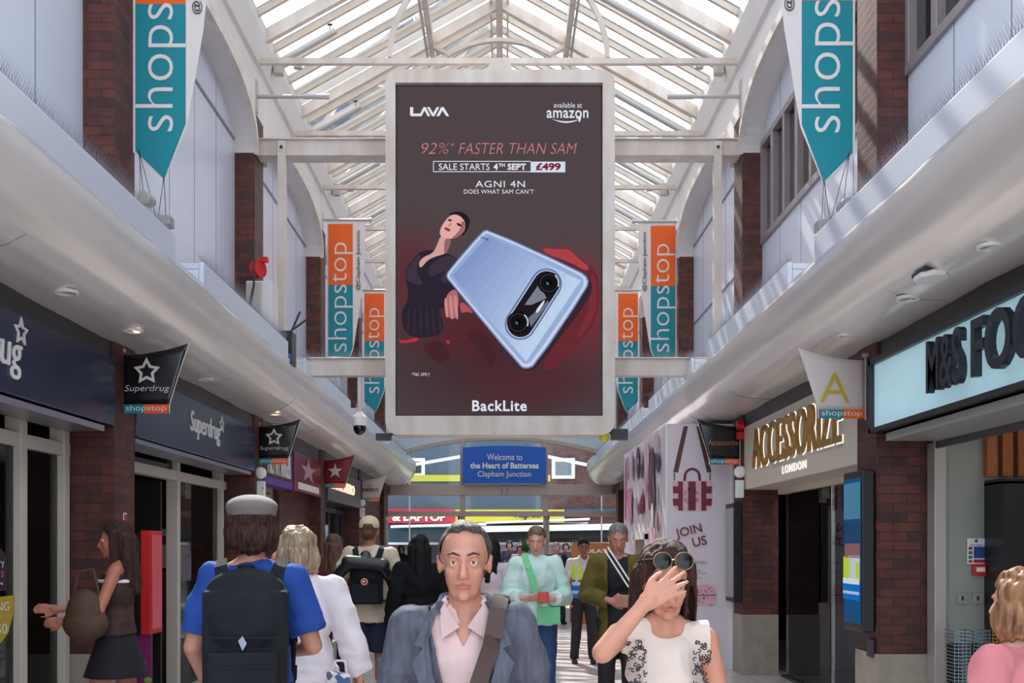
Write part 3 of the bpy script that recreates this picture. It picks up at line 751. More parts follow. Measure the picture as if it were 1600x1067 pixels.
def shopfront(name, label, y0, y1, posts, xf, zhead, solid=None, opening=None, fm=None, ztop=3.0, sg=-1):
    """frame, glazing; posts = list of y; opening = (ya,yb) left open"""
    fm = fm or M['cream']; t = thing(name, label, 'shopfront', (xf, (y0+y1)/2, 0))
    f = MB(fm); f.box(xf-.052,xf+.052,y0,y1,zhead,zhead+.1); f.box(xf-.048,xf+.048,y0,y1,ztop-.22,ztop-.14)
    f.build('head_rail', t, bevel=.004)
    for y in posts: MB(fm).box(xf-.06,xf+.06,y-.05,y+.05,0,ztop-.14).build('post', t, bevel=.004)
    ps = sorted(posts)
    for a, b in zip(ps, ps[1:]):
        if opening and a >= opening[0]-.1 and b <= opening[1]+.1:
            MB(M['glass']).box(xf-.004,xf+.004,a+.05,b-.05,zhead+.1,ztop-.22).build('transom_pane', t); continue
        MB(M['glass']).box(xf-.004,xf+.004,a+.05,b-.05,.06,zhead).build('pane', t)
        MB(fm).box(xf-.04,xf+.04,a+.05,b-.05,0,.07).build('bottom_rail', t)
    return t
# bay 1
sf = shopfront('shopfront', 'cream framed glass shopfront under the nearest navy sign on the left', 2.2, 8.15, [2.3,4.2,6.2,7.35,8.07], -3.5, 2.32, ztop=2.78)
st = MB(mat('sticker_yellow', S(190,160,40), .5)); N = 16
xs = -3.49
def shp(y, z, pts): return [(xs+.01, y+a, z+b) for a, b in pts]
ys_ = 3.49*1600/787
t = thing('window_sticker', 'yellow shield shaped piercing offer sticker on the shop window at the left edge', 'sticker', (xs, 6.85, .95))
st.prism([(xs+.004, 6.55,1.26),(xs+.004,7.30-.0,1.26),(xs+.004,7.27,1.12),(xs+.004,7.2,1.0),(xs+.004,7.1,.94),(xs+.004,6.98,.91),(xs+.004,6.8,.94),(xs+.004,6.65,1.02),(xs+.004,6.58,1.12)], (.002,0,0)); st.build('shield', t)
l = MB(M['white']); text('PIERCING', l, M['white'], (xs+.008,6.68,1.16), (0,1,0), V3, .53, .06, depth=.001); text('FROM', l, M['white'], (xs+.008,6.9,1.115), (0,1,0), V3, .18, .02, depth=.001)
text('£11.50', l, M['white'], (xs+.008,6.74,1.0), (0,1,0), V3, .44, .07, depth=.001); l.build('lettering', t)
t = thing('window_sticker', 'dark round-topped beauty studio sticker with coloured letters, above the yellow one', 'sticker', (xs, 7.0, 1.3))
q = MB(mat('sticker_plum', S(40,16,32), .5)); q.prism([(xs+.004,7.0+.18*math.cos(a),1.5+.11*math.sin(a)) for a in [PI*k/14 for k in range(15)]]+[(xs+.004,6.82,1.3),(xs+.004,7.18,1.3)], (.002,0,0)); q.build('arch', t)
l = MB(M['white']); text('BEAUTY', l, M['white'], (xs+.008,6.86,1.46), (0,1,0), V3, .28, .045, depth=.001)
for ch, c, k in (('S',(240,60,90),0),('T',(240,140,40),1),('U',(240,220,60),2),('D',(80,180,90),3),('I',(90,160,230),4),('O',(200,90,200),5)):
    text(ch, l, mat('letter_%s' % ch, S(*c), .5), (xs+.008,6.86+k*.047,1.395), (0,1,0), V3, .035 if ch != 'I' else .012, .045, depth=.001, bold=.02)
text('at Superdrug', l, M['white'], (xs+.008,6.88,1.34), (0,1,0), V3, .24, .026, depth=.001); l.build('lettering', t)
# bay 2
sf = shopfront('shopfront', 'cream framed shopfront with open doorway under the second navy sign', 8.6, 12.75, [8.66,10.85,12.55], -3.5, 2.30, opening=(8.6,10.9), ztop=2.74)
d = MB(M['black']); d.box(-4.6,-3.56,10.62,10.67,.02,2.28); d.build('door_edge', sf)
t = thing('display_stand', 'tall red and black shop display stand beside the open doorway', 'display stand', (-3.25,8.9,0))
MB(mat('display_black', S(30,24,28), .5)).box(-3.42,-3.07,8.72,8.95,.0,1.72).build('body', t)
f = MB(mat('display_red', S(205,30,40), .45)); f.box(-3.07,-2.99,8.66,8.97,.86,1.74); f.box(-2.99,-2.98,8.7,8.93,.9,1.7, mat('display_red_light', S(226,90,96), .4)); f.build('side_panel', t, bevel=.004)
f = MB(mat('display_magenta', S(128,30,100), .5)); f.prism([(-3.22,8.70,.3),(-2.99,8.70,.05),(-2.99,8.70,.85),(-3.13,8.70,.85),(-3.24,8.70,.6)], (0,.02,0)); f.build('graphic', t)
f = MB(mat('leaf_print', S(110,170,80), .5))
for x, z in ((-3.07,.62),(-3.02,.47),(-3.04,.28)): f.ell((x,8.69,z),(.035,.006,.025))
f.build('leaf_pattern', t)
t = thing('fire_extinguisher', 'red fire extinguisher hung just inside the open doorway', 'fire extinguisher', (-3.62,10.3,.55))
mb = MB(M['red']); mb.tube((-3.62,10.3,.6),(-3.62,10.3,1.0),.075,n=20); mb.ell((-3.62,10.3,1.0),(.075,.075,.05)); mb.build('cylinder', t, smooth='auto')
mb = MB(M['black']); mb.tube((-3.62,10.3,1.03),(-3.62,10.3,1.1),.02); mb.box(-3.68,-3.56,10.28,10.32,1.09,1.12); mb.path([(-3.6,10.3,1.08),(-3.53,10.3,1.0),(-3.53,10.3,.75)],.01); mb.build('valve', t)
q = MB(M['white']); q.box(-3.66,-3.56,10.1,10.105,1.27,1.36); q.box(-3.65,-3.615,10.096,10.1,1.28,1.35,M['red']); q.box(-3.605,-3.57,10.096,10.1,1.28,1.35,M['red'])
single(q, 'safety_sign', 'small red and white fire safety sign above the extinguisher', 'sign')
q = MB(M['white']); q.box(-3.096,-3.09,8.33,8.40,1.45,1.88); q.box(-3.0895,-3.088,8.335,8.395,1.75,1.87,mat('notice_red', S(170,40,60))); q.box(-3.0895,-3.088,8.335,8.395,1.63,1.72,mat('notice_green', S(40,120,80))); q.box(-3.0895,-3.088,8.335,8.395,1.46,1.58,MATS['notice_red'])
single(q, 'notice_strip', 'narrow red, white and green notice strip fixed on the left brick pier', 'notice')
# interior of the left shops
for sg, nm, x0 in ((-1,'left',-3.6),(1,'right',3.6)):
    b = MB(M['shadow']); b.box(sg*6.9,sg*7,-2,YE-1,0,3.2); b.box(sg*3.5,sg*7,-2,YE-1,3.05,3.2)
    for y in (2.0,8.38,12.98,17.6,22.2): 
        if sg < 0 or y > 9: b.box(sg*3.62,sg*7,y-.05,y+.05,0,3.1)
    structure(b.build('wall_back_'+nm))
t = thing('till_counter', 'grey machine on a counter seen through the second left shop window', 'counter', (-4.2,11.8,0))
MB(M['dark']).box(-4.6,-3.9,11.4,12.3,0,1.3).build('base', t); q = MB(M['grey']); q.box(-4.3,-3.95,11.45,12.1,1.35,1.8); q.box(-3.949,-3.94,11.6,11.95,1.62,1.72,M['dark']); q.build('machine', t, bevel=.01)
# bay 3
t = thing('shop_sign', 'purple and white shop sign with tall white letters, third along the left', 'sign', (-3.1,13.9,2.45))
q = MB(mat('purple_sign', S(92,60,150), .4)); q.box(-3.3,-3.09,13.22,14.98,2.42,3.02); q.build('fascia_board', t)
q = MB(mat('wine_pattern', S(92,24,40), .4)); q.box(-3.088,-3.084,13.3,14.85,2.52,2.97); q.build('dark_panel', t)
l = MB(M['white']); text('PRET A MANGER', l, M['white'], (-3.082,13.35,2.56), (0,1,0), V3, 1.45, .34, depth=.01, bold=.02); l.build('lettering', t)
t = thing('shop_sign', 'dark red projecting sign panel with pale star behind the second left pennant', 'sign', (-3.1,16,2.4))
q = MB(mat('wine_gloss', S(118,30,44), .25)); q.box(-3.3,-3.07,15.0,17.2,2.42,3.0); q.build('fascia_board', t)
l = MB(mat('pale_pink', S(190,150,155))); l.prism(star_pts((-3.069,16.1,2.77),.2,(0,3.2,0),(0,0,1),.38),(.004,0,0)); l.box(-3.07,-3.066,15.3,17.0,2.46,2.56,M['white']); l.build('star', t)
shopfront('shopfront', 'dark shopfront with door under the purple and red signs', 13.2, 17.3, [13.4,14.1,15.0], -3.45, 2.25, fm=M['bronze'], ztop=2.6)
q = MB(M['brick']); q.box(-3.6,-3.3,15.05,17.35,0,2.45); structure(q.build('wall_brick_infill'))
q = MB(mat('red_door', S(150,60,40), .5)); q.box(-3.56,-3.5,14.15,14.95,.05,2.2); single(q, 'door_panel', 'orange red panel behind the glass of the third left shop', 'panel')
# bay 4
t = thing('shop_sign', 'dark grey cafe sign with glowing letters at the far left', 'sign', (-3.1,19.8,2.4))
MB(mat('slate_sign', S(74,72,78), .3)).box(-3.3,-3.06,17.85,21.9,2.40,2.98).build('fascia_board', t)
l = MB(em('warm_letters', (255,226,190), 1.2)); text('CAFFÈ NERO', l, None or em('warm_letters', (255,226,190), 1.2), (-3.055,18.0,2.62), (0,1,0), V3, 2.9, .24, depth=.02, bold=.02); l.build('lettering', t)
shopfront('shopfront', 'dark cafe shopfront with glass doors at the far left', 17.8, 21.9, [17.9,18.9,19.9,20.9,21.8], -3.45, 2.25, fm=M['dark'], ztop=2.6)
q = MB(M['brick']); q.box(-3.7,-3.2,22.4,YE,0,3.1); q.box(3.1,3.6,17.9,YE,0,3.1); structure(q.build('wall_brick_far'))
q = MB(mat('lit_case', S(150,190,220), .2)); q.box(-3.44,-3.40,19.2,19.9,1.3,2.0); single(q, 'menu_panel', 'pale blue lit menu panel in the far left cafe front', 'sign')
# white alarm boxes beneath pennant poles
for X, sg, Y, lb in ((XL,1,12.9,'white round topped sensor box on the second left pier'),(XL,1,22.1,'white sensor box on the far left pier below the cream pennant'),(XR,-1,12.7,'white sensor box with green light on the pier beside the white hoarding')):
    t = thing('sensor_box', lb, 'sensor', (X+sg*.05,Y,2.3)); q = MB(M['white']); q.box(X,X+sg*.1,Y-.06,Y+.02,2.2,2.42); q.build('box', t, bevel=.01)
    q = MB(M['white']); q.ell((X+sg*.05,Y-.05,2.52),(.075,.06,.075)); q.build('dome', t, smooth=True)
    q = MB(em('green_led',(60,230,120)) if sg < 0 else M['grey']); q.ell((X+sg*.08,Y-.07,2.33),.012); q.build('indicator', t)

# ================================================================= RIGHT SHOPS
t = thing('shop_sign', 'pale blue lit sign with big black food shop letters, nearest on the right', 'sign', (2.9,5.5,2.5))
q = MB(M['dark']); q.box(2.89,3.4,2.5,8.12,2.50,2.535); q.box(2.89,3.4,2.5,8.12,3.035,3.08); q.box(2.89,3.4,8.08,8.12,2.50,3.08); q.box(2.97,3.4,2.5,8.1,2.5,3.05); q.build('frame', t)
lb_ = mat('lightbox_face', S(178,214,224), .15, emit=S(170,208,220), estr=.35)
MB(lb_).box(2.925,2.97,2.5,8.08,2.535,3.035).build('lit_panel', t)
lk = mat('letter_black', S(30,34,44), .35)
l = MB(lk); X0 = 2.835
def rt(s, y0, y1, z0, z1, x=X0, m=lk, d=.07, b=.06, mb=l): text(s, mb, m, (x+d, y0, z0), (0,-1,0), V3, abs(y1-y0), z1-z0, depth=d, bold=b)
rt('M&S', 6.88, 6.36, 2.63, 2.985, d=.045, b=.012); rt('FOOD', 6.22, 5.10, 2.63, 2.985, d=.045, b=.02); l.build('lettering', t)
MB(M['grey']).box(2.95,3.35,2.5,7.9,2.42,2.48).build('trim_strip', t)
t = thing('roller_shutter', 'grey roller shutter box folded up above the food shop entrance', 'shutter', (3.35,5.5,2.1))
q = MB(mat('shutter_grey', S(98,94,98), .5, metal=.3)); q.box(3.15,3.35,2.5,8.0,2.43,2.5)
for k in range(4): q.box(3.36+.03*k,3.385+.03*k,2.5,7.97,2.37+.012*k,2.50)
q.build('housing', t); 
q = MB(M['alu']); q.box(3.36,3.455,7.98,8.13,0,2.42); q.build('guide_post', t, bevel=.006)
# inside the food shop
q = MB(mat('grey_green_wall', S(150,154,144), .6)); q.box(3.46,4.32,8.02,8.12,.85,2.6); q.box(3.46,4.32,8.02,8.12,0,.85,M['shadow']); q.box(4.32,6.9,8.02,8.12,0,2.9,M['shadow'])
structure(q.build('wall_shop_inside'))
t = thing('wood_slat_panel', 'row of orange brown wooden slats above the dark shelving in the food shop', 'panel', (4.1,8.0,1.9))
for k in range(7): MB(mat('slat_wood', S(176,98,44), .5, var=.2, stretch=(8,8,1))).box(3.75+k*.12,3.83+k*.12,7.94,8.0,2.15,2.75).build('slat', t)
t = thing('shelf_unit', 'dark shelving with packaged goods inside the food shop', 'shelves', (4.2,7.8,0))
q = MB(M['black']); q.box(3.76,3.92,7.7,8.01,0,2.1); q.box(3.92,4.9,7.98,8.01,0,2.1); q.box(3.76,4.9,7.7,8.01,2.08,2.12)
for z in (.6,1.0,1.38,1.72): q.box(3.92,4.9,7.66,7.98,z,z+.025)
q.build('carcass', t)
for z, c, cn, sn in ((1.75,(170,120,60),'brown','top'),(1.41,(150,140,130),'grey','second'),(1.03,(120,70,40),'dark brown','third'),(.63,(170,150,60),'gold','bottom')):
    for k in range(3):
        g = MB(mat('pack_%d' % c[0], S(*c), .5)); x = 3.93+k*.16; g.box(x,x+.13,7.70,7.84,z-.003,z+.19); g.box(x+.02,x+.11,7.695,7.70,z+.03,z+.09,M['white'])
        single(g, 'food_packet', '%s food packet, %s one on the %s shelf of the dark unit' % (cn, ['left','middle','right'][k], sn), 'packet', 'food packets on the dark shelves', bevel=.008)
t = thing('fire_action_notice', 'white and blue fire action notice on the grey wall inside the food shop', 'notice', (3.85,8.01,1.3))
def pr_(mb, x0, x1, y0, y1, m, d=.004, Y=8.01, base=0):
    a = onY(x0,y1,Y); b = onY(x1,y0,Y); mb.box(a.x,b.x,Y-base-d,Y-base,a.z,b.z,m)
q = MB(M['white']); pr_(q,1511,1540,841,881,M['white']); q.build('card', t)
q = MB(M['navy']); bl = mat('notice_blue', S(40,70,140)); gr = MATS['notice_green']; rd = MATS['notice_red']
pr_(q,1521,1538,854,872,bl,.002,base=.004); pr_(q,1513,1519,854,859,rd,.002,base=.004); pr_(q,1513,1519,861,866,gr,.002,base=.004); pr_(q,1513,1519,868,873,gr,.002,base=.004); pr_(q,1521,1538,874,879,rd,.002,base=.004); pr_(q,1513,1519,875,879,rd,.002,base=.004)
text('Fire action', q, bl, onY(1516,852.5,8.0), U, V3, .1, .012, depth=.002); a = onY(1525.5,845,8.005); q.ell(a,(.013,.003,.013),bl); q.build('printing', t)
t = thing('fire_call_point', 'small red fire call point below the fire action notice', 'alarm', (3.85,7.98,1.3))
q = MB(M['red']); pr_(q,1518,1538,881,899,M['red'],.04); q.build('box', t, bevel=.006); q = MB(M['white']); pr_(q,1522,1535,886,893,M['white'],.004,base=.041); q.build('label', t)
for x, lb in ((1495,'left one of two small grey wall switches inside the food shop'),(1519,'right one of two small grey wall switches inside the food shop')):
    q = MB(M['grey']); pr_(q,x,x+16,927,943,M['grey'],.012); pr_(q,x+6,x+10,931,938,M['dark'],.004,base=.012); single(q, 'wall_switch', lb, 'switch', bevel=.002)
t = thing('basket_stack', 'tall stacks of nested wire shopping baskets inside the food shop', 'baskets', (3.5,7.5,0))
for sx, c in ((3.36,(150,170,180)),(3.50,(120,140,150)),(3.64,(190,160,70))):
    q = MB(mat('basket_wire_%d' % c[0], S(*c), .3, metal=.8))
    for k in range(38):
        z = .02+k*.026
        q.box(sx-.06,sx+.06,7.5,7.506,z,z+.007); q.box(sx-.06,sx-.054,7.5,7.66,z,z+.007); q.box(sx+.054,sx+.06,7.5,7.66,z,z+.007)
    for k in range(5): q.box(sx-.06+k*.029,sx-.056+k*.029,7.496,7.502,.0,1.0)
    q.build('stack', t)
# brick-pier display screens
for Y0, Y1, z0, z1, xx, lit, lb in ((8.17,8.62,.92,2.22,2.86,True,'portrait digital display with blue picture on the nearest right pier'),(12.72,13.2,.9,2.14,2.86,False,'portrait display case with grey face on the pier beside the white hoarding')):
    t = thing('display_screen', lb, 'display', (xx,(Y0+Y1)/2,z0))
    MB(M['black']).box(xx,xx+.1,Y0,Y1,z0,z1).build('case', t, bevel=.01)
    if lit:
        q = MB(em('disp_blue',(30,74,118))); q.box(xx-.004,xx,Y0+.03,Y1-.03,z0+.06,z1-.06)
        xq = xx-.006
        def d_(y0,y1,za,zb,c):
            q.box(xq-.002,xq,Y1-.03-(Y1-Y0-.06)*y1,Y1-.03-(Y1-Y0-.06)*y0,z0+.06+(z1-z0-.12)*za,z0+.06+(z1-z0-.12)*zb,em('disp_%d_%d_%d'%c,c))
        d_(0,1,.72,.97,(70,118,146)); d_(0,1,.55,.70,(36,66,98)); xq -= .003
        d_(.1,1,.45,.55,(126,90,90)); d_(0,.45,.30,.46,(170,192,60)); d_(.3,1,.30,.47,(178,188,196)); xq -= .003
        d_(0,1,.27,.31,(200,206,210)); d_(0,1,.16,.27,(20,104,180)); d_(0,1,.20,.22,(190,200,205)); d_(.8,1,.3,.42,(170,192,60))
    else: q = MB(mat('grey_face', S(150,148,150), .2)); q.box(xx-.004,xx,Y0+.03,Y1-.03,z0+.06,z1-.06)
    q.build('screen', t)
    MB(M['dark']).box(xx+.1,XR+.01,(Y0+Y1)/2-.05,(Y0+Y1)/2+.05,z0+.4,z1-.4).build('bracket', t)
q = MB(mat('poster_dark', S(60,50,64))); a = onX(1341,1000,2.95); q.box(2.94,2.955,8.17,8.3,.72,.86); single(q, 'small_notice', 'tiny dark notice low on the nearest right brick pier', 'notice')
# accessories shop
t = thing('shop_sign', 'cream shop sign with large gold halo lit letters on the right', 'sign', (3.0,10.7,2.3))
cr = mat('cream_sign', S(214,202,184), .4)
MB(cr).box(2.985,3.5,8.64,12.72,2.30,3.08).build('fascia_board', t, bevel=.01)
gm = mat('gold_letter', S(176,132,62), .3, metal=.7)
l = MB(gm); text('ACCESSORIZE', l, gm, (2.975,12.15,2.52), (0,-1,0), V3, 3.15, .46, depth=.03, bold=.0, sp=1.1); l.build('lettering', t)
l = MB(em('halo_white',(255,250,240),1.1)); text('ACCESSORIZE', l, None or em('halo_white',(255,250,240),1.1), (2.984,12.16,2.51), (0,-1,0), V3, 3.17, .48, depth=.002, bold=.012, sp=1.09); l.build('halo_light', t)
l = MB(em('halo_soft',(250,248,240),1)); text('LONDON', l, em('halo_soft',(250,248,240),1), (2.984,10.95,2.375), (0,-1,0), V3, .86, .085, depth=.01, bold=.0, sp=1.3); l.build('small_lettering', t)
t = shopfront('glass_shopfront', 'frameless glass shopfront with propped poster under the gold lettered sign', 8.65, 12.7, [], 3.45, 2.26, fm=cr, ztop=2.46)
for a, b in ((8.7,9.75),(9.8,10.75),(10.8,12.5)):
    MB(glass('shop_glass2',(.78,.88,.86),.17)).box(3.446,3.454,a,b,.02,2.28).build('pane', t)
q = MB(M['dark']); q.box(3.41,3.49,9.73,9.80,0,2.28); q.box(3.41,3.49,8.65,12.6,0,.03); q.build('door_edge', t)
q = MB(mat('shop_pale_wall', S(170,166,160), .6)); q.box(3.6,6.6,12.84,12.92,0,3.04); q.box(6.5,6.6,8.6,12.84,0,3.04); q.box(3.6,6.6,8.5,8.58,0,3.04); structure(q.build('wall_shop_right'))
t = thing('easel_poster', 'pale pink poster with dark writing on a stand inside the glass shopfront', 'poster', (3.64,12.3,0))
q = MB(mat('poster_pink', S(206,184,172), .6)); q.prism([(3.55,12.3,.86),(3.70,12.3,.86),(3.715,12.3,1.66),(3.565,12.3,1.66)], (0,.02,0)); q.build('board', t)
q = MB(M['dark'])
text('FREE', q, M['dark'], (3.58,12.295,1.44), U, V3, .11, .045, depth=.002); text('PIERCING', q, M['dark'], (3.57,12.295,1.02), U, V3, .12, .05, depth=.002)
for k in range(3):
    for j in range(3): q.tube((3.59+j*.035,12.297,1.16+k*.08),(3.605+j*.035,12.297,1.20+k*.08),.005)
q.build('print', t)
q = MB(M['grey']); q.tube((3.62,12.33,0),(3.63,12.33,1.0),.015); q.tube((3.53,12.5,0),(3.63,12.33,.95),.012); q.tube((3.76,12.5,0),(3.66,12.33,.95),.012); q.build('stand', t)
rnd = random.Random(3)
t = thing('reflection_display', 'pale patterned panel with bags standing in for a reflection in the glass shopfront', 'display', (4.0,11,0))  # added panel and bags stand in for a reflection in the shop glass
q = MB(mat('reflection_pale', S(176,172,182), .6, var=.25, vscale=4, vcol=S(150,130,160))); q.box(3.95,4.05,10.2,12.1,0,2.3); q.build('reflection_panel', t)
for k in range(22):
    c = rnd.choice([(120,30,60),(190,120,90),(100,60,130),(60,110,80),(190,90,120),(60,60,70)]); y = 10.4+rnd.random()*1.6; z = .3+rnd.random()*1.7
    g = MB(mat('bag_%d' % c[0], S(*c), .5)); g.ell((3.92,y,z),(.03,.06+.04*rnd.random(),.07+.05*rnd.random())); g.path([(3.92,y-.05,z+.07),(3.92,y,z+.17),(3.92,y+.05,z+.07)],.005); g.build('reflected_bag', t, smooth=True)
# white hoarding
t = thing('shop_hoarding', 'white hoarding box with handbag picture and JOIN US wording on the right', 'hoarding', (2.6,15,0))
hm = mat('hoarding_white', S(222,210,218), .4)
MB(hm).box(2.11,3.12,13.3,17.95,0,3.19).build('panels', t)
q = MB(M['white']); q.box(2.95,3.05,13.24,13.3,0,3.0); q.box(2.1,2.125,13.285,13.31,0,3.19); q.build('edge_trim', t)
YH = 13.3
Lh = [.003]
q = MB(M['white'])
wine = mat('print_wine', S(122,32,58), .5); pink = mat('print_pink', S(224,178,190), .5); brown = mat('print_brown', S(84,52,52), .5)
def hp(pts, m, sm=0):
    Lh[0] += .0006; P = list(pts)
    for _ in range(sm):
        Q = []
        for k in range(len(P)):
            p, r = P[k], P[(k+1)%len(P)]; Q += [(p[0]*.75+r[0]*.25, p[1]*.75+r[1]*.25), (p[0]*.25+r[0]*.75, p[1]*.25+r[1]*.75)]
        P = Q
    q.prism([onY(x,y,YH)-Vector((0,Lh[0],0)) for x,y in P], (0,.0004,0), m)
h7 = lambda pts: G(960,650,3.442,pts)
hp(h7([(372,55),(396,55),(342,305),(316,300)]), brown); hp(h7([(440,55),(462,55),(522,300),(498,305)]), brown)
for c in ((322,325),(514,325)): hp(h7([(c[0]-5,c[1]-20),(c[0]+5,c[1]-20),(c[0]+4,c[1]+20),(c[0]-4,c[1]+20)]), mat('print_tan', S(150,110,80)))
ar = [(418+48*math.cos(a), 330-52*math.sin(a)) for a in [PI*k/14 for k in range(15)]]+[(418+34*math.cos(a), 330-38*math.sin(a)) for a in [PI*k/14 for k in range(14,-1,-1)]]
hp(h7([(p[0],p[1]+(20 if p[1]>320 else 0)) for p in ar]), wine)
hp(h7([(312,350),(526,348),(524,440),(512,500),(500,510),(345,508),(326,495),(314,430)]), pink)
for x0, x1 in ((342,368),(396,437),(466,494)): hp(h7([(x0,352),(x1,352),(x1,508),(x0,508)]), wine)
for y0, y1 in ((378,416),(444,482)):
    hp(h7([(313,y0),(342,y0),(342,y1),(316,y1)]), wine); hp(h7([(494,y0),(525,y0),(522,y1),(494,y1)]), wine)
for k, ch in enumerate('OLIVER BONAS'):
    if ch == ' ': continue
    a = PI*.93-k*(2*PI/12.6); cx, cy = 412+36*math.cos(a), 430-38*math.sin(a); p = onY(960+cx/3.442, 650+cy/3.442, YH)-Vector((0,.02,0))
    text(ch, q, M['dark'], p-Vector((.014,0,.018)), U, V3, .026, .036, depth=.001)
def ht(s, x0, x1, y0, y1, m, rot=0, **k):
    c, sn = math.cos(rot), math.sin(rot); text(s, q, m, onY(960+x0/3.442, 650+y1/3.442, YH)-Vector((0,.02,0)), (c,0,sn), (-sn,0,c), (x1-x0)/3.442*YH/1600, (y1-y0)/3.442*YH/1600, depth=.001, **k)
ht('JOIN', 336, 480, 608, 670, wine, .24, bold=.01); ht('US', 424, 500, 655, 705, wine, .2, bold=.01)
ht("WE’RE RECRUITING", 350, 496, 780, 795, wine); ht('Scan the QR code to', 360, 470, 826, 836, wine); ht('find out more and apply', 360, 492, 840, 850, wine); ht('oliverbonas.com', 370, 470, 866, 875, wine)
hp(h7([(420,915),(432,908),(530,908),(545,930),(546,1000),(530,1018),(440,1018),(420,1000)]), pink, 1)
sw_ = mat('print_salmon', S(206,120,116)); 
for k in range(40):
    x = 425+rnd.random()*112; y = 914+rnd.random()*98; hp(h7([(x,y),(x+7,y+2),(x+4,y+7),(x-2,y+5)]), rnd.choice([sw_, wine, sw_]))
hp(h7([(420,960),(546,960),(546,964),(420,964)]), wine)
q.build('front_print', t)
# side face print (plane x = 2.11)
q = MB(M['white']); Ls = [.003]
def sp_(pts, m, sm=0):
    Ls[0] += .0006; P = [(960+x/5.34, 660+y/5.34) for x, y in pts]
    for _ in range(sm):
        Q = []
        for k in range(len(P)):
            p, r = P[k], P[(k+1)%len(P)]; Q += [(p[0]*.75+r[0]*.25, p[1]*.75+r[1]*.25), (p[0]*.25+r[0]*.75, p[1]*.25+r[1]*.75)]
        P = Q
    q.prism([onX(x,y,2.11)-Vector((Ls[0],0,0)) for x, y in P], (.0004,0,0), m)
mv = mat('print_mauve', S(104,62,84), .5); rose = mat('print_rose', S(192,130,160), .5); dp = mat('print_plum', S(70,52,68), .5)
def rc(x0,x1,y0,y1): return [(x0,y0),(x1,y0),(x1,y1),(x0,y1)]
sp_(rc(90,104,300,820), mat('print_red', S(196,80,96)), 1)
for k in range(22):
    a0, a1 = 2*PI*k/22, 2*PI*(k+1)/22
    sp_([(119+9*math.cos(a0),385+95*math.sin(a0)),(119+9*math.cos(a1),385+95*math.sin(a1)),(119+6*math.cos(a1),385+86*math.sin(a1)),(119+6*math.cos(a0),385+86*math.sin(a0))], mv)
sp_(rc(152,160,240,490), rose, 1); sp_(rc(166,174,280,480), mv, 1); sp_(rc(192,219,205,465), dp, 1); sp_(rc(203,208,300,350), M['white'])
sp_([(238,210),(248,340),(248,460),(240,474),(231,460),(231,340)], rose, 1); sp_(rc(231,249,345,468), dp, 1)
sp_(rc(262,300,165,400), mat('print_blush', S(226,190,196)), 1)
sp_([(322,185),(340,270),(350,640),(352,720),(345,735),(305,730),(296,700),(305,280)], mv, 1); sp_([(318,340),(332,340),(338,600),(312,600)], brown, 2); sp_([(318,675),(338,670),(338,850),(326,868),(314,850)], M['white'], 1)
sp_(rc(352,360,90,240), mat('print_peach', S(222,170,168)), 1); sp_(rc(372,382,90,240), MATS['print_peach'], 1)
sp_([(357,240),(367,280),(366,380),(357,420),(350,380),(350,280)], dp, 2); sp_([(378,240),(394,300),(392,390),(378,435),(368,390),(367,300)], dp, 2)
sp_([(384,490),(388,560),(384,740),(378,740),(378,560)], dp); sp_([(378,740),(386,760),(388,900),(378,920),(371,900),(372,760)], wine, 1)
sp_([(115,560),(160,545),(160,640),(155,700),(160,760),(156,830),(140,855),(124,830),(122,700),(118,640)], rose, 1)
sp_([(258,545),(258,760),(212,770),(214,680)], wine, 0); sp_([(252,570),(252,590),(218,700),(218,680)], rose)
sp_(rc(272,290,410,770), rose, 2); sp_([(190,620),(200,660),(204,760),(178,770),(178,660)], mat('print_lilac', S(180,160,180)), 1)
sp_(rc(300,360,880,1000), mat('print_box', S(226,186,200))); sp_(rc(112,118,560,760), MATS['print_red'])
q.build('side_print', t)
q = MB(M['white'])
p0, p1 = onX(993,820,2.09), onX(1010,820,2.09)
q.box(2.06,2.11,p1.y-.1,p1.y,0,1.78); q.box(2.06,2.11,p0.y,p0.y+.1,0,1.78); q.box(2.06,2.11,p1.y-.1,p0.y+.1,1.70,1.82); q.build('door_frame', t)
MB(mat('door_dim', S(150,120,118), .5)).box(2.09,2.11,p1.y,p0.y,0,1.70).build('door', t)
# small bits on the right
t = thing('red_bell', 'small red alarm bell beside the black gold lettered pennant', 'alarm', (3.0,12.75,3.05)); q = MB(M['red']); q.tube((2.98,12.74,3.1),(2.90,12.74,3.1),.06,n=16); q.build('gong', t); MB(M['red']).box(2.9,2.98,12.7,12.78,2.93,3.02).build('beacon', t)

# shop ceiling lights
def lamp(nm, x, y, z, sx, sy, e, c=(1,.93,.82)):
    l = bpy.data.lights.new(nm,'AREA'); l.shape = 'RECTANGLE'; l.size = sx; l.size_y = sy; l.energy = e; l.color = c
    o = bpy.data.objects.new(nm, l); COL.objects.link(o); o.location = (x,y,z)
lamp('shop_ceiling_light', 4.0, 10.6, 2.95, 1.0, 3.2, 38)
lamp('food_shop_light', 4.6, 6.2, 2.8, 1.2, 2.0, 7)
lamp('chemist_light', -5.0, 10.0, 2.9, 1.0, 3.0, 5)
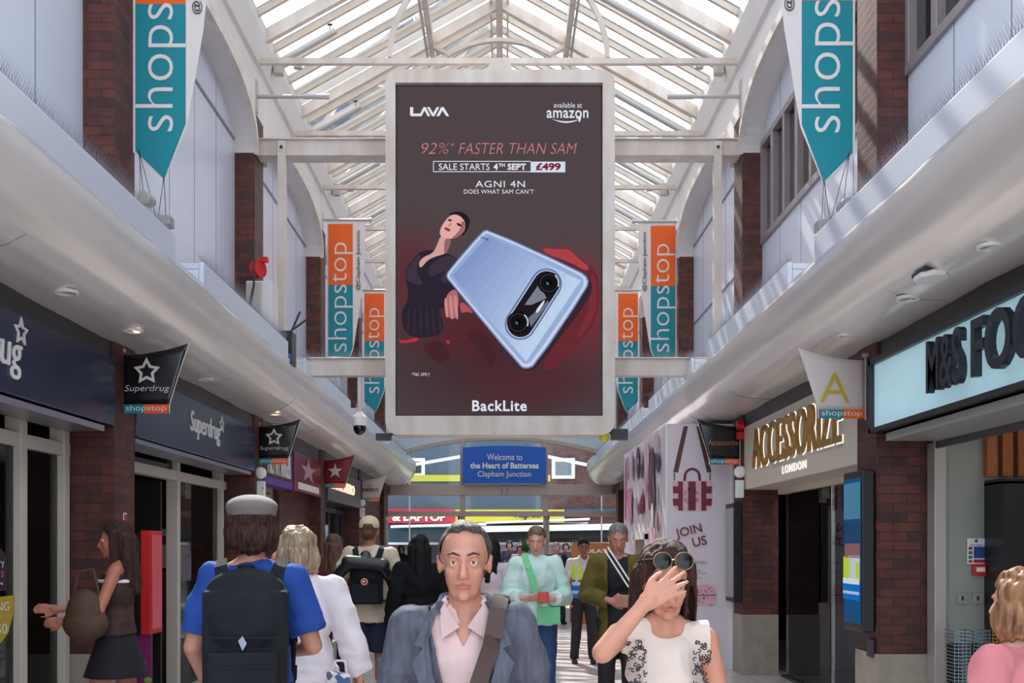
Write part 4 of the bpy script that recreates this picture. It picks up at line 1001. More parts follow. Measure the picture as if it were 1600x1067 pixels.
# ================================================================= FITTINGS ABOVE
t = thing('alarm_bell', 'red alarm bell and beacon on the second left brick pier', 'alarm', (-3.05,12.7,5.0))
q = MB(M['red']); p = onY(409,421,12.72); q.tube((p.x-.08,p.y,p.z),(p.x,p.y-.04,p.z),.11,n=20); q.build('gong', t); p2 = onY(412,407,12.72); q = MB(M['red']); q.box(p2.x-.03,p2.x+.06,12.68,12.74,p2.z-.03,p2.z+.04); q.build('beacon', t, bevel=.01)
t = thing('junction_cabinet', 'weathered grey cabinet standing on the left canopy by the brick pier', 'cabinet', (-2.95,12.2,3.9))
a, b = onY(388,505,12.2), onY(428,442,12.2); q = MB(M['plaster']); q.box(a.x,b.x,12.1,12.45,3.88,b.z); q.box(a.x,b.x-.12,12.08,12.1,3.9,b.z-.02,M['alu']); q.build('body', t, bevel=.008)
q = MB(M['black']); q.path([(a.x+.1,12.06,b.z+.45),(a.x+.1,12.06,b.z-.05),(a.x+.05,12.06,b.z-.3)],.012); q.build('cable', t)
t = thing('antenna_box', 'black equipment box with stick antennas on the left canopy edge', 'equipment box', (-2.4,11.9,3.9))
Yq = 11.6; a, b = onY(437,575,Yq), onY(456,516,Yq); q = MB(M['black']); q.box(a.x,b.x,Yq,Yq+.25,a.z+.05,b.z); q.build('box', t, bevel=.008)
MB(mat('blue_label', S(40,110,170))).box(b.x-.05,b.x-.01,Yq-.004,Yq,a.z+.07,a.z+.16).build('sticker', t)
for e in ((469,487),(478,500),(450,525)):
    p = onY(456,516,Yq); r = onY(e[0],e[1],Yq); MB(M['black']).tube(p,r,.012).build('antenna', t)
t = thing('dome_camera', 'white and black dome camera hanging on a pole left of the big screen', 'camera', (-1.75,12.9,3.0))
c = onY(562,668,12.9); q = MB(M['steel']); q.tube((c.x,12.9,3.75),(c.x,12.9,c.z+.2),.03); q.build('pole', t)
q = MB(M['white']); q.tube((c.x,12.9,c.z+.02),(c.x,12.9,c.z+.13),.09,n=20,r1=.088); q.tube((c.x,12.9,c.z+.13),(c.x,12.9,c.z+.2),.088,n=20,r1=.03); q.build('housing', t, smooth='auto')
q = MB(mat('smoked_dome', S(24,22,26), .1)); q.ell((c.x,12.9,c.z),(.082,.082,.095)); q.build('dome', t, smooth=True)
def flood(px, py, Y, lb, flip=1):
    c = onY(px,py,Y); t = thing('floodlight', lb, 'light', (c.x,Y,c.z-.1))
    q = MB(M['grey']); q.box(c.x-.08,c.x+.08,Y-.05,Y+.08,c.z+.02,c.z+.1); q.beam((c.x+.05*flip,Y,c.z+.05),(c.x-.02*flip,Y,c.z-.12),.05,.06); q.build('bracket', t, bevel=.01)
    q = MB(M['white']); q.prism([(c.x-.08*flip,Y-.08,c.z+.05),(c.x-.02*flip,Y-.08,c.z-.11),(c.x+.05*flip,Y-.08,c.z-.1),(c.x+.0*flip,Y-.08,c.z+.04)], (0,.16,0)); q.build('lamp_head', t, bevel=.012)
flood(252,358,7.95,'small white floodlight in the canopy gap under the nearest left banner')
flood(1292,365,7.9,'small white floodlight in the canopy gap under the nearest right banner', -1)
flood(1035,615,16.6,'small spotlight on the right canopy edge below the banners', -1)
for px, py, Y, lb in ((228,312,8.4,'grey bird shaped lamp cap on the nearest left canopy top'),(1322,322,8.5,'grey lamp cap on the nearest right canopy top')):
    c = onY(px,py,Y); q = MB(M['alu']); q.tube((c.x,Y-.06,c.z),(c.x,Y+.1,c.z+.02),.055,n=14); single(q, 'lamp_cap', lb, 'light', bevel=.006)
# downlights in the soffits
def soffit_z(x):
    X, sg = (XL,-1) if x < 0 else (XR,1); d = abs(X-x); pr = canopy_prof(X, sg)
    for (xa,za),(xb,zb) in zip(pr, pr[1:]):
        if abs(X-xa) <= d <= abs(X-xb)+1e-6: return za+(zb-za)*(d-abs(X-xa))/(abs(xb-xa)+1e-9)
    return 3.26
def place_soffit(px, py):
    best = None
    for k in range(90):
        x = (XL+.05+.007*k) if px < 787 else (XR-.05-.007*k)
        Y = x*1600/(px-787); z = soffit_z(x); yy = 851-(z-1.62)*1600/Y
        if best is None or abs(yy-py) < best[0]: best = (abs(yy-py), x, Y, z)
    return best[1:]
for px, py, lit, lb in ((104,452,0,'left canopy, nearest of its lights'),(208,513,1,'left canopy, above the nearest black pennant'),(430,645,1,'left canopy, above the second black pennant'),(322,590,0,'left canopy, above the second navy sign'),
                    (1548,380,0,'right canopy, nearest of its lights'),(1418,463,0,'right canopy, beyond the emergency light'),(1322,522,0,'right canopy, above the gold lettered sign')):
    x, Y, z = place_soffit(px, py); z -= .014; side = 'left' if px < 787 else 'right'
    t = thing('downlight', 'small round recessed downlight in the '+lb, 'light', (x,Y,z-.02), 'recessed downlights in the canopies')
    q = MB(M['white']); N = 20
    for k in range(N):
        a0, a1 = 2*PI*k/N, 2*PI*(k+1)/N
        q.prism([(x+r*math.cos(a),Y+r*math.sin(a),z-.012) for r, a in ((.055,a0),(.075,a0),(.075,a1),(.055,a1))], (0,0,.02))
    q.build('ring', t)
    q = MB(em('lamp_warm',(255,214,160),3) if lit else M['grey']); q.tube((x,Y,z-.002),(x,Y,z+.01),.055,n=20); q.build('lamp', t)
x, Y, z = place_soffit(1455, 425)
t = thing('emergency_light', 'white oblong emergency light fixed under the right canopy', 'light', (x,Y,z-.05))
q = MB(M['white']); q.prism([(x+.12*math.cos(a)*(.8), Y+.14*math.sin(a), z-.045) for a in [PI/8+PI/4*k for k in range(8)]], (0,0,.035)); q.build('diffuser', t, bevel=.01)
MB(M['dark']).box(x-.08,x+.08,Y-.1,Y+.1,z-.012,z+.01).build('base', t)
# welcome sign
t = thing('welcome_sign', 'blue welcome board with white writing hung in the arched entrance window', 'sign', (0,YE-.4,3.3))
Yw = YE-.35; a, b = onY(723,755,Yw), onY(853,699,Yw); wb = mat('welcome_blue', S(18,92,190), .5)
q = MB(wb); N = 12; top = [(b.x-(b.x-a.x)*k/N, Yw, b.z+.045*math.sin(PI*k/N)) for k in range(N+1)]
q.prism([(a.x,Yw,a.z),(b.x,Yw,a.z)]+top, (0,.06,0)); q.build('board', t)
q = MB(M['bronze']); q.box(a.x+.05,a.x+.12,Yw+.06,YE-.1,a.z+.1,a.z+.2); q.box(b.x-.12,b.x-.05,Yw+.06,YE-.1,a.z+.1,a.z+.2); q.build('bracket', t)
l = MB(M['white']); wm = mat('sign_text_white', S(228,232,238), .5)
for s, x0, x1, y0, y1, bo in (('Welcome to',761,816,709,719,0),('the Heart of Battersea',734.5,842,722.5,732,.03),('Clapham Junction',746.5,829.5,736,747.5,0)):
    p = onY(x0,y1,Yw-.01); r = onY(x1,y0,Yw-.01); text(s, l, wm, p, U, V3, r.x-p.x, r.z-p.z, depth=.008, bold=bo)
l.build('lettering', t)
q = MB(M['grey']); p = onY(788,767,YE-.25); q.box(p.x-.06,p.x+.06,p.y-.1,p.y+.1,p.z-.12,p.z+.1); single(q, 'door_sensor', 'small grey sensor on the beam over the entrance doors', 'sensor', bevel=.02)
# yellow pennants of bunting
for px, py, Y, lb in ((630,726,28.0,'yellow bunting triangle at the end of the left canopy'),):
    q = MB(mat('bunting_yellow', S(226,214,60))); c = onY(px,py,Y); q.prism([(c.x-.2,Y,c.z+.2),(c.x+.24,Y,c.z),(c.x-.14,Y,c.z-.25)], (0,.01,0)); single(q, 'bunting', lb, 'bunting')
q = MB(mat('bunting_yellow', S(226,214,60))); c = onY(944,686,12.5); q.ell(c,(.05,.05,.04)); q.tube((c.x,12.5,c.z),(c.x,12.5,c.z+.07),.06,n=16); single(q, 'yellow_beacon', 'small yellow beacon at the lower right corner of the big screen', 'light', smooth='auto')
q = MB(M['dark']); c = onY(966,680,12.6); q.box(c.x-.08,c.x+.12,12.6,12.75,c.z-.05,c.z+.08); q.beam((c.x-.05,12.65,c.z),(c.x-.2,12.65,c.z+.15),.03,.03); single(q, 'spotlight', 'black spotlight by the lower right corner of the big screen', 'light')
q = MB(M['dark']); c = onY(597,683,12.6); q.box(c.x-.08,c.x+.1,12.6,12.75,c.z-.03,c.z+.05); q.beam((c.x+.05,12.65,c.z),(c.x+.25,12.65,c.z+.12),.03,.03); single(q, 'spotlight', 'black spotlight by the lower left corner of the big screen', 'light')
# light strips in the street awning seen through the arch
for pts, lb in (([(640,727),(722,713)],'left'),([(855,713),(940,731)],'right')):
    a, b = onY(pts[0][0],pts[0][1],31), onY(pts[1][0],pts[1][1],31)
    q = MB(em('tube_white',(250,252,255),1.2)); q.beam(a,b,.09,.09); q.box(a.x-.02,a.x+.02,30.98,31.02,-.02,a.z,M['grey']); q.box(b.x-.02,b.x+.02,30.98,31.02,-.02,b.z,M['grey']); single(q, 'strip_light', 'long bright strip light outside the %s half of the arched window' % lb, 'light')
    
# ================================================================= STREET OUTSIDE
def oy(px, py, Y): return onY(px, py, Y)
YS = 44.42
t = thing('street_building', 'blue grey and brick building across the street seen through the arched window', 'building', (0,YS,0))
q = MB(mat('slate_render', S(74,84,98), .7)); q.box(-14,1.6,YS,YS+6,0,14); q.build('grey_wall', t)
q = MB(M['brick']); q.box(1.6,14,YS,YS+6,0,14); q.build('brick_wall', t)
for px0, px1, py0, py1 in ((862,898,716,748),(640,664,716,745)):
    a, b = oy(px0,py1,YS), oy(px1,py0,YS)
    f = MB(M['white']); f.box(a.x,b.x,YS-.1,YS+.02,a.z,b.z); w_ = f.build('window', t)
    g = MB(M['dark'] if px0 < 700 else mat('pane_grey', S(110,118,126), .1)); g.box(a.x+.15,b.x-.15,YS-.13,YS-.1,a.z+.15,b.z-.15); g.build('pane', w_)
def shop_board(px0, px1, py0, py1, Y, m, lb, txt=None, tm=None, tb=None):
    a, b = oy(px0,py1,Y), oy(px1,py0,Y); t = thing('street_shop_sign', lb, 'sign', ((a.x+b.x)/2,Y,a.z)); q = MB(m); q.box(a.x,b.x,Y,44.4,a.z,b.z); q.build('board', t)
    if txt:
        l = MB(tm); p, r = oy(tb[0],tb[3],Y-.03), oy(tb[1],tb[2],Y-.03); text(txt, l, tm, p, U, V3, r.x-p.x, r.z-p.z, depth=.03, bold=.04); l.build('lettering', t)
yb_ = mat('sign_yellow', S(186,174,44), .5); rb_ = mat('sign_red', S(176,26,48), .5)
shop_board(500,711,795,817,44,rb_,'red phone and laptop shop sign across the street', '& LAPTOP', M['white'], (613,697,801,814))
shop_board(711,882,796,816,44.05,yb_,'long yellow shop sign across the street, right of the red one', 'vapes', M['dark'], (800,846,799,812))
shop_board(883,1010,795,803,44.1,mat('sign_teal_dark', S(40,70,84), .5),'dark teal shop sign across the street beside the yellow one')
shop_board(620,860,742,752,44.3,yb_,'thin yellow band above the shops across the street')
for px0, py0, px1, py1, th, lb in ((612,823,760,819,.10,'thin'),(745,827,966,823,.24,'thick'),(760,817,920,811,.08,'upper thin')):
    a, b = oy(px0,py0,42), oy(px1,py1,42); q = MB(mat('awning_white', S(250,250,252), .6)); q.beam(a,b,.9,th); q.box(a.x,b.x,42.3,44.4,min(a.z,b.z)+.0,min(a.z,b.z)+.03); single(q, 'awning_edge', '%s white awning edge of the shops across the street' % lb, 'awning')
q = MB(mat('street_shop_glass', S(40,66,84), .15)); q.box(-9,-1.6,44.2,44.3,1.72,2.35); q.box(-1.6,8,44.2,44.3,1.9,2.3,M['dark'])
q.box(-9,8,44.1,44.3,1.62,1.72,M['white']); q.box(-9,-1.5,44.2,44.38,0,1.62,M['dark']); q.box(-1.5,8,44.2,44.38,0,1.62,mat('mauve_wall', S(168,146,156), .7))
single(q, 'street_shopfront', 'shopfronts across the street with dark glass and pale mauve wall', 'shopfront')
t = thing('market_kiosk', "orange wooden kiosk board with white LOLA'S lettering near the entrance", 'kiosk', (1.7,21,0))
km = mat('orange_wood', S(200,124,72), .5, var=.2, vscale=3, stretch=(1,1,12)); Yk = 21
q = MB(km); a, b = oy(893,1000,Yk), oy(958,848,Yk); q.prism([ (p[0],Yk,p[2]) for p in rrect(a.x,b.x,1.0,b.z,.12,Yk)], (0,.1,0)); q.build('board', t)
q = MB(km); q.box(a.x,b.x,Yk+.1,Yk+.6,0,1.05); q.build('counter', t, bevel=.01)
l = MB(M['white']); p = oy(908,864,Yk-.01); text("LOLA'S", l, M['white'], p, U, V3, .54, .085, depth=.01, bold=.04); text('CUPCAKES', l, M['white'], oy(907,876,Yk-.01), U, V3, .5, .05, depth=.01); l.build('lettering', t)
# planting outside the door
rg = random.Random(5)
def plant(px, py, Y, n, h, lb, c, wd=.5):
    t = thing('potted_plant', lb, 'plant', (oy(px,0,Y).x,Y,0)); cx = oy(px,0,Y).x; zt = oy(0,py,Y).z
    q = MB(M['dark']); q.tube((cx,Y,0),(cx,Y,.55),.28,n=16,r1=.34); q.build('pot', t)
    q = MB(mat('stem_brown', S(70,60,40))); q.tube((cx,Y,.5),(cx,Y,zt-h*.5),.03); q.build('stem', t)
    q = MB(mat('leaf_%d' % c[1], S(*c), .5, var=.3)); 
    for k in range(n):
        a = rg.random()*2*PI; el = rg.uniform(-.2,1.4); ln = h*rg.uniform(.5,1); d = Vector((math.cos(a)*math.cos(el),math.sin(a)*math.cos(el),math.sin(el))); b0 = Vector((cx,Y,zt-h*.9))+d*ln*.25; e = b0+d*ln*.75-Vector((0,0,.1*ln)); s = d.cross(Vector((0,0,1))).normalized()*.03
        mid = (b0+e)/2+Vector((0,0,.05)); q.add([b0,mid+s,e,mid-s],[(0,1,2,3)])
    q.build('leaves', t)
plant(640,850,30,260,1.0,'tall grassy green plant outside the doors on the left',(96,120,60))
plant(822,836,33,120,.7,'leafy dark plant outside the doors behind the woman in mint',(50,76,40))
plant(905,835,31,140,.7,'leafy plant outside the doors above the kiosk',(60,88,50))
# blue crate
t = thing('blue_bin', 'bright blue plastic box on the floor beside the man in the cap', 'box', (-1.02,9.0,0))
c = oy(611,0,8.7).x; q = MB(mat('bin_blue', S(20,120,178), .45)); q.box(c-.09,c+.07,8.6,8.85,0,.62); q.box(c-.1,c+.08,8.59,8.86,.6,.66); q.box(c-.1,c+.08,8.59,8.86,.45,.48); q.build('body', t, bevel=.01)
# ================================================================= PEOPLE
def V(*a): return Vector(a)
class Fig:
    """collects overlapping rounded shapes, then fuses them into one continuous surface"""
    def __init__(s): s.b = MB()
    def cap(s, p0, p1, r0, r1=None, m=None, flat=False, n=14):
        p0, p1 = Vector(p0), Vector(p1); r1 = r0 if r1 is None else r1; d = p1-p0; L = d.length; q = d.to_track_quat('Z','Y') if L > 1e-6 else Matrix.Identity(3).to_quaternion()
        rs = []
        if not flat:
            for k in (1,2,3): a = PI/2*k/4; rs.append((-r0*math.cos(a), r0*math.sin(a)))
        rs.append((0,r0)); rs.append((L*.5,(r0+r1)/2)); rs.append((L,r1))
        if not flat:
            for k in (3,2,1): a = PI/2*k/4; rs.append((L+r1*math.cos(a), r1*math.sin(a)))
        vs = []
        for z, r in rs:
            for i in range(n): vs.append(p0+q@V(r*math.cos(2*PI*i/n), r*math.sin(2*PI*i/n), z))
        fs = [(j*n+i,j*n+(i+1)%n,(j+1)*n+(i+1)%n,(j+1)*n+i) for j in range(len(rs)-1) for i in range(n)]
        fs += [tuple(range(n-1,-1,-1)), tuple(range((len(rs)-1)*n,len(rs)*n))]
        s.b.add(vs, fs, m)
    def ell(s, c, r, m=None): s.b.ell(c, r, m, nu=20, nv=12)
    def rings(s, rs, m=None): s.b.rings(rs, m, n=28)
    def xf(s, M4, k0=0):
        for i in range(k0, len(s.b.v)): s.b.v[i] = M4@s.b.v[i]
    def n(s): return len(s.b.v)
    def fuse(s, name, parent, vox=.012, smooth=4, cut=None, thick=0, disp=None, label=None):
        me = s.b.mesh(name); o = bpy.data.objects.new(name, me); COL.objects.link(o)
        md = o.modifiers.new('r','REMESH'); md.mode = 'VOXEL'; md.voxel_size = vox; md.use_smooth_shade = True
        if smooth: m2 = o.modifiers.new('s','SMOOTH'); m2.factor = .5; m2.iterations = smooth
        bpy.context.view_layer.update()
        nm = bpy.data.meshes.new_from_object(o.evaluated_get(bpy.context.evaluated_depsgraph_get()))
        bpy.data.objects.remove(o); bpy.data.meshes.remove(me)
        mats = [m for m in s.b.mats]
        nm.materials.clear()
        for m in mats: nm.materials.append(m)
        if len(mats) > 1:
            kd = kdtree.KDTree(sum(len(f) > 0 for f in s.b.f))
            for i, f in enumerate(s.b.f):
                c = Vector((0,0,0))
                for j in f: c += s.b.v[j]
                kd.insert(c/len(f), i)
            kd.balance()
            for p in nm.polygons:
                _, i, ds = kd.find(p.center); mi = s.b.m[i]
                p.material_index = mi if not mats[mi].name.startswith('lips') or ds < .0045 else 0
        if cut or disp:
            bm = bmesh.new(); bm.from_mesh(nm)
            if disp:
                bm.normal_update()
                for v in bm.verts: v.co += v.normal*disp(v.co)
            if cut:
                dl = [f for f in bm.faces if cut(f.calc_center_median())]
                bmesh.ops.delete(bm, geom=dl, context='FACES')
                bd = [v for v in bm.verts if v.is_boundary]
                for _ in range(6):
                    nw = {}
                    for v in bd:
                        nb = [e.other_vert(v) for e in v.link_edges if e.is_boundary]
                        if len(nb) == 2: nw[v] = v.co*.5+(nb[0].co+nb[1].co)*.25
                    for v, c in nw.items(): v.co = c
            bm.to_mesh(nm); bm.free()
        for p in nm.polygons: p.use_smooth = True
        o = bpy.data.objects.new(name, nm); COL.objects.link(o); o.parent = parent
        if thick: t = o.modifiers.new('t','SOLIDIFY'); t.thickness = thick; t.offset = 0
        if label: o['label'] = label
        return o

def cloth(name, c, rough=.85, var=.12, bump=.25, bscale=14, **k): return mat(name, S(*c), rough, var=var, vscale=6, bump=bump, bscale=bscale, **k)
def skin_mat(c): return mat('skin_%d_%d_%d' % c, S(*c), .5, var=.1, vscale=14)
def lip_mat(c): return mat('lips_%d_%d_%d' % c, S(int(c[0]*.88), int(c[1]*.70), int(c[2]*.70)), .45)

def fold(k, amp=.007):
    def f(c):
        n1 = noise.noise(V(c.x*9/k, c.y*9/k, c.z*4.5/k)+V(3,1,7)); n2 = noise.noise(V(c.x*5/k+c.z*6/k, c.y*6/k, c.z*11/k-c.x*5/k))
        return ((1-2.2*abs(n1))*amp*.8+(1-2.4*abs(n2))*amp*.7-amp*.5)*k
    return f
def hand(F, wst, d, nrm, side, curl, m, k=1.0, spread=.16, thumb=1):
    """palm and five fingers; d = hand direction, nrm = palm normal, side = +1/-1 picks thumb side"""
    d = Vector(d).normalized(); nrm = (Vector(nrm)-d*Vector(nrm).dot(d)).normalized(); w = d.cross(nrm).normalized()*side
    wst = Vector(wst)
    for q in (.030,.010,-.010,-.028):
        F.cap(wst+w*q*.7*k, wst+d*.088*k+w*q*k, .0135*k, .0115*k, m)
    F.cap(wst-d*.02*k, wst+d*.02*k, .024*k, .026*k, m)
    for q, L, dd in ((.030,.070,.0),(.010,.078,.004),(-.010,.072,.0),(-.028,.056,-.008)):
        p = wst+d*(.088+dd)*k+w*q*k; a = 0; fd = (d+w*q*spread*14).normalized()
        for frac, cu, r0, r1 in ((.46,.8,.0095,.0088),(.30,1.0,.0088,.0080),(.24,.7,.0080,.0068)):
            a += curl*cu; v = fd*math.cos(a)+nrm*math.sin(a); e = p+v*L*frac*k; F.cap(p, e, r0*k, r1*k, m, n=10); p = e
    p = wst+d*.02*k+w*.026*k; v = (d*.75+w*.62+nrm*.25*thumb).normalized(); e = p+v*.042*k; F.cap(p, e, .014*k, .0115*k, m)
    v = (d*.92+w*.25+nrm*.35*thumb).normalized(); e2 = e+v*.032*k; F.cap(e, e2, .0108*k, .0095*k, m); v = (d*.95+nrm*.45*thumb).normalized(); F.cap(e2, e2+v*.024*k, .0095*k, .0078*k, m)

def head_shapes(F, m, lm, male):
    F.ell((0,.015,.03), (.076,.094,.090), m); F.ell((0,-.028,-.035), (.061,.062,.085), m)
    F.ell((0,-.032,-.082), (.049 if male else .043,.05,.042), m); F.ell((0,-.070,-.104), (.022,.018,.016), m)
    F.cap((0,-.086,.006), (0,-.108,-.036), .0085, .0125, m); F.ell((.011,-.099,-.042), (.009,.011,.008), m); F.ell((-.011,-.099,-.042), (.009,.011,.008), m)
    F.cap((-.034,-.078,.024), (.034,-.078,.024), .0115 if male else .009, None, m); F.cap((0,-.084,.02),(0,-.088,.0),.010,.009,m)
    for s in (-1,1):
        F.ell((s*.038,-.058,-.028), (.021,.022,.020), m); F.cap((s*.044,-.02,-.05),(s*.028,-.052,-.092),.016,.016,m)
        F.ell((s*.078,.008,-.008), (.010,.020,.032), m); F.ell((s*.082,.012,.010), (.008,.018,.014), m)
    F.cap((-.021,-.0845,-.0695),(0,-.0925,-.066),.0042,.0058,m); F.cap((0,-.0925,-.066),(.021,-.0845,-.0695),.0058,.0042,m)
    F.cap((-.014,-.087,-.0765),(.014,-.087,-.0765),.006,None,m); F.ell((0,-.082,-.071),(.026,.012,.016),m)

def figure(label, px, Y, h, rotz=0, group=None, skin=(206,150,128), male=True, vox=.012, joints={}, headrot=(0,0,0), garments=(), hair=None, hands=None, sw=1.0, cat='person', face=True, bulk=1.0, dz=0, back=False):
    X = (px-787)*Y/1600
    t = thing('person', label, cat, (X, Y, 0), group, rotz); k = h/1.75; sm = skin_mat(skin); lm = lip_mat(skin)
    J = dict(pelvis=(0,0,.97), waist=(0,0,1.10), chest=(0,0,1.30), neck=(0,.012,1.475), head=(0,-.01,1.635))
    for s, n_ in ((1,'l'),(-1,'r')):
        J['sh'+n_] = (s*.178*sw,.01,1.425); J['el'+n_] = (s*.235*sw,.03,1.14); J['wr'+n_] = (s*.25*sw,-.04,.90)
        J['hip'+n_] = (s*.092,0,.93); J['kn'+n_] = (s*.10,-.012,.50); J['an'+n_] = (s*.10,.02,.085)
    J.update(joints); J = {a: Vector(b)*k for a, b in J.items()}
    F = Fig(); q = lambda *a: tuple(x*k for x in a)
    bk = bulk
    # torso
    F.ell(J['chest'], q(.150*sw*bk,.10*bk,.17), sm); F.ell(J['waist'], q(.128*bk,.088*bk,.15), sm); F.ell(J['pelvis'], q(.150*bk,.105*bk,.12), sm)
    F.cap(J['shl']*.8+Vector((0,0,J['shl'].z*.2)), J['shr']*.8+Vector((0,0,J['shr'].z*.2)), .052*k, None, sm)
    F.cap(J['neck']-V(0,0,.06*k), J['head']-V(0,-.012*k,.06*k), .056*k if male else .046*k, .05*k if male else .041*k, sm)
    F.cap(V(J['shl'].x*.75,.012*k,J['shl'].z+.012*k), J['neck']+V(0,0,.02*k), .038*k, .045*k, sm); F.cap(V(J['shr'].x*.75,.012*k,J['shr'].z+.012*k), J['neck']+V(0,0,.02*k), .038*k, .045*k, sm)
    g = 1.0 if male else .86
    for n_, s in (('l',1),('r',-1)):
        F.cap(J['sh'+n_], J['el'+n_], .052*k*g, .040*k*g, sm); F.cap(J['el'+n_], J['wr'+n_], .041*k*g, .027*k*g, sm)
        F.cap(J['hip'+n_], J['kn'+n_], .082*k, .055*k, sm); F.cap(J['kn'+n_], J['an'+n_], .055*k, .037*k, sm)
        mid = J['kn'+n_].lerp(J['an'+n_], .32)+V(0,.02*k,0); F.ell(mid, q(.05,.05,.10), sm)
        F.cap(J['an'+n_]-V(0,0,.04*k), J['an'+n_]+V(0,-.15*k,-.06*k), .035*k, .03*k, sm)
        hd = (hands or {}).get(n_)
        if hd is None: hd = dict(d=(J['wr'+n_]-J['el'+n_])*.6+V(0,0,-.2), n=(-s,.15,0), curl=.45)
        hand(F, J['wr'+n_], hd['d'], hd['n'], hd.get('side', s), hd.get('curl',.4), sm, k*(1 if male else .93), thumb=hd.get('thumb',1), spread=hd.get('spread',.2))
    HM = Matrix.Translation(J['head'])@Matrix.Rotation(headrot[2],4,'Z')@Matrix.Rotation(headrot[0],4,'X')@Matrix.Rotation(headrot[1],4,'Y')@Matrix.Scale(k*1.0,4)
    i0 = F.n(); head_shapes(F, sm, lm, male); F.xf(HM, i0)
    body = F.fuse('body', t, vox, 3 if vox < .009 else 2)
    if face and not back:
        for s in (-1,1):
            e = MB(mat('eye_white', S(232,226,220), .2)); c = HM@V(s*.031,-.0725,.002); r = .0122*k; e.ell(c,(r,r,r)); eo = e.build('eye', t, smooth=True, local=True)
            ir = MB(mat('iris_dark', S(50,34,24), .2)); c2 = HM@V(s*.031,-.0822,.002); ir.ell(c2,(.0056*k,.0035*k,.0056*k)); ir.build('iris', eo, smooth=True, local=True)
            ld = Fig(); ld.ell(V(s*.031,-.0722,.0095),(.0150,.0145,.0105),sm); ld.ell(V(s*.031,-.0715,-.0092),(.0145,.0138,.0085),sm); ld.cap(V(s*.019,-.0835,.0085),V(s*.031,-.088,.0115),.0035,None,sm,n=8); ld.cap(V(s*.031,-.088,.0115),V(s*.043,-.0815,.0075),.0035,None,sm,n=8); ld.xf(HM); ld.b.build('eyelid', eo, smooth=True, local=True)
        mo = Fig(); mo.cap((-.020,-.0855,-.0695),(0,-.0940,-.0662),.0036,.0052,lm,n=8); mo.cap((0,-.0940,-.0662),(.020,-.0855,-.0695),.0052,.0036,lm,n=8); mo.cap((-.013,-.0900,-.0765),(.013,-.0900,-.0765),.0052,None,lm,n=8); mo.xf(HM); mo.b.build('mouth', t, smooth=True, local=True)
        br = Fig(); bm_ = hair[1] if hair else mat('brow', S(50,36,30))
        if not hasattr(bm_, 'name'): bm_ = mat('brow', S(50,36,30))
        for s in (-1,1): br.cap(V(s*.014,-.0915,.024),V(s*.031,-.0915,.031),.0032,.0036,bm_,n=8); br.cap(V(s*.031,-.0915,.031),V(s*.049,-.076,.025),.0036,.002,bm_,n=8)
        br.xf(HM); br.b.build('eyebrows', t, smooth=True, local=True)
    for gmt in garments: gmt(t, J, k, sw, bk, vox, HM)
    if hair: do_hair(t, hair, HM, k, vox)
    return t

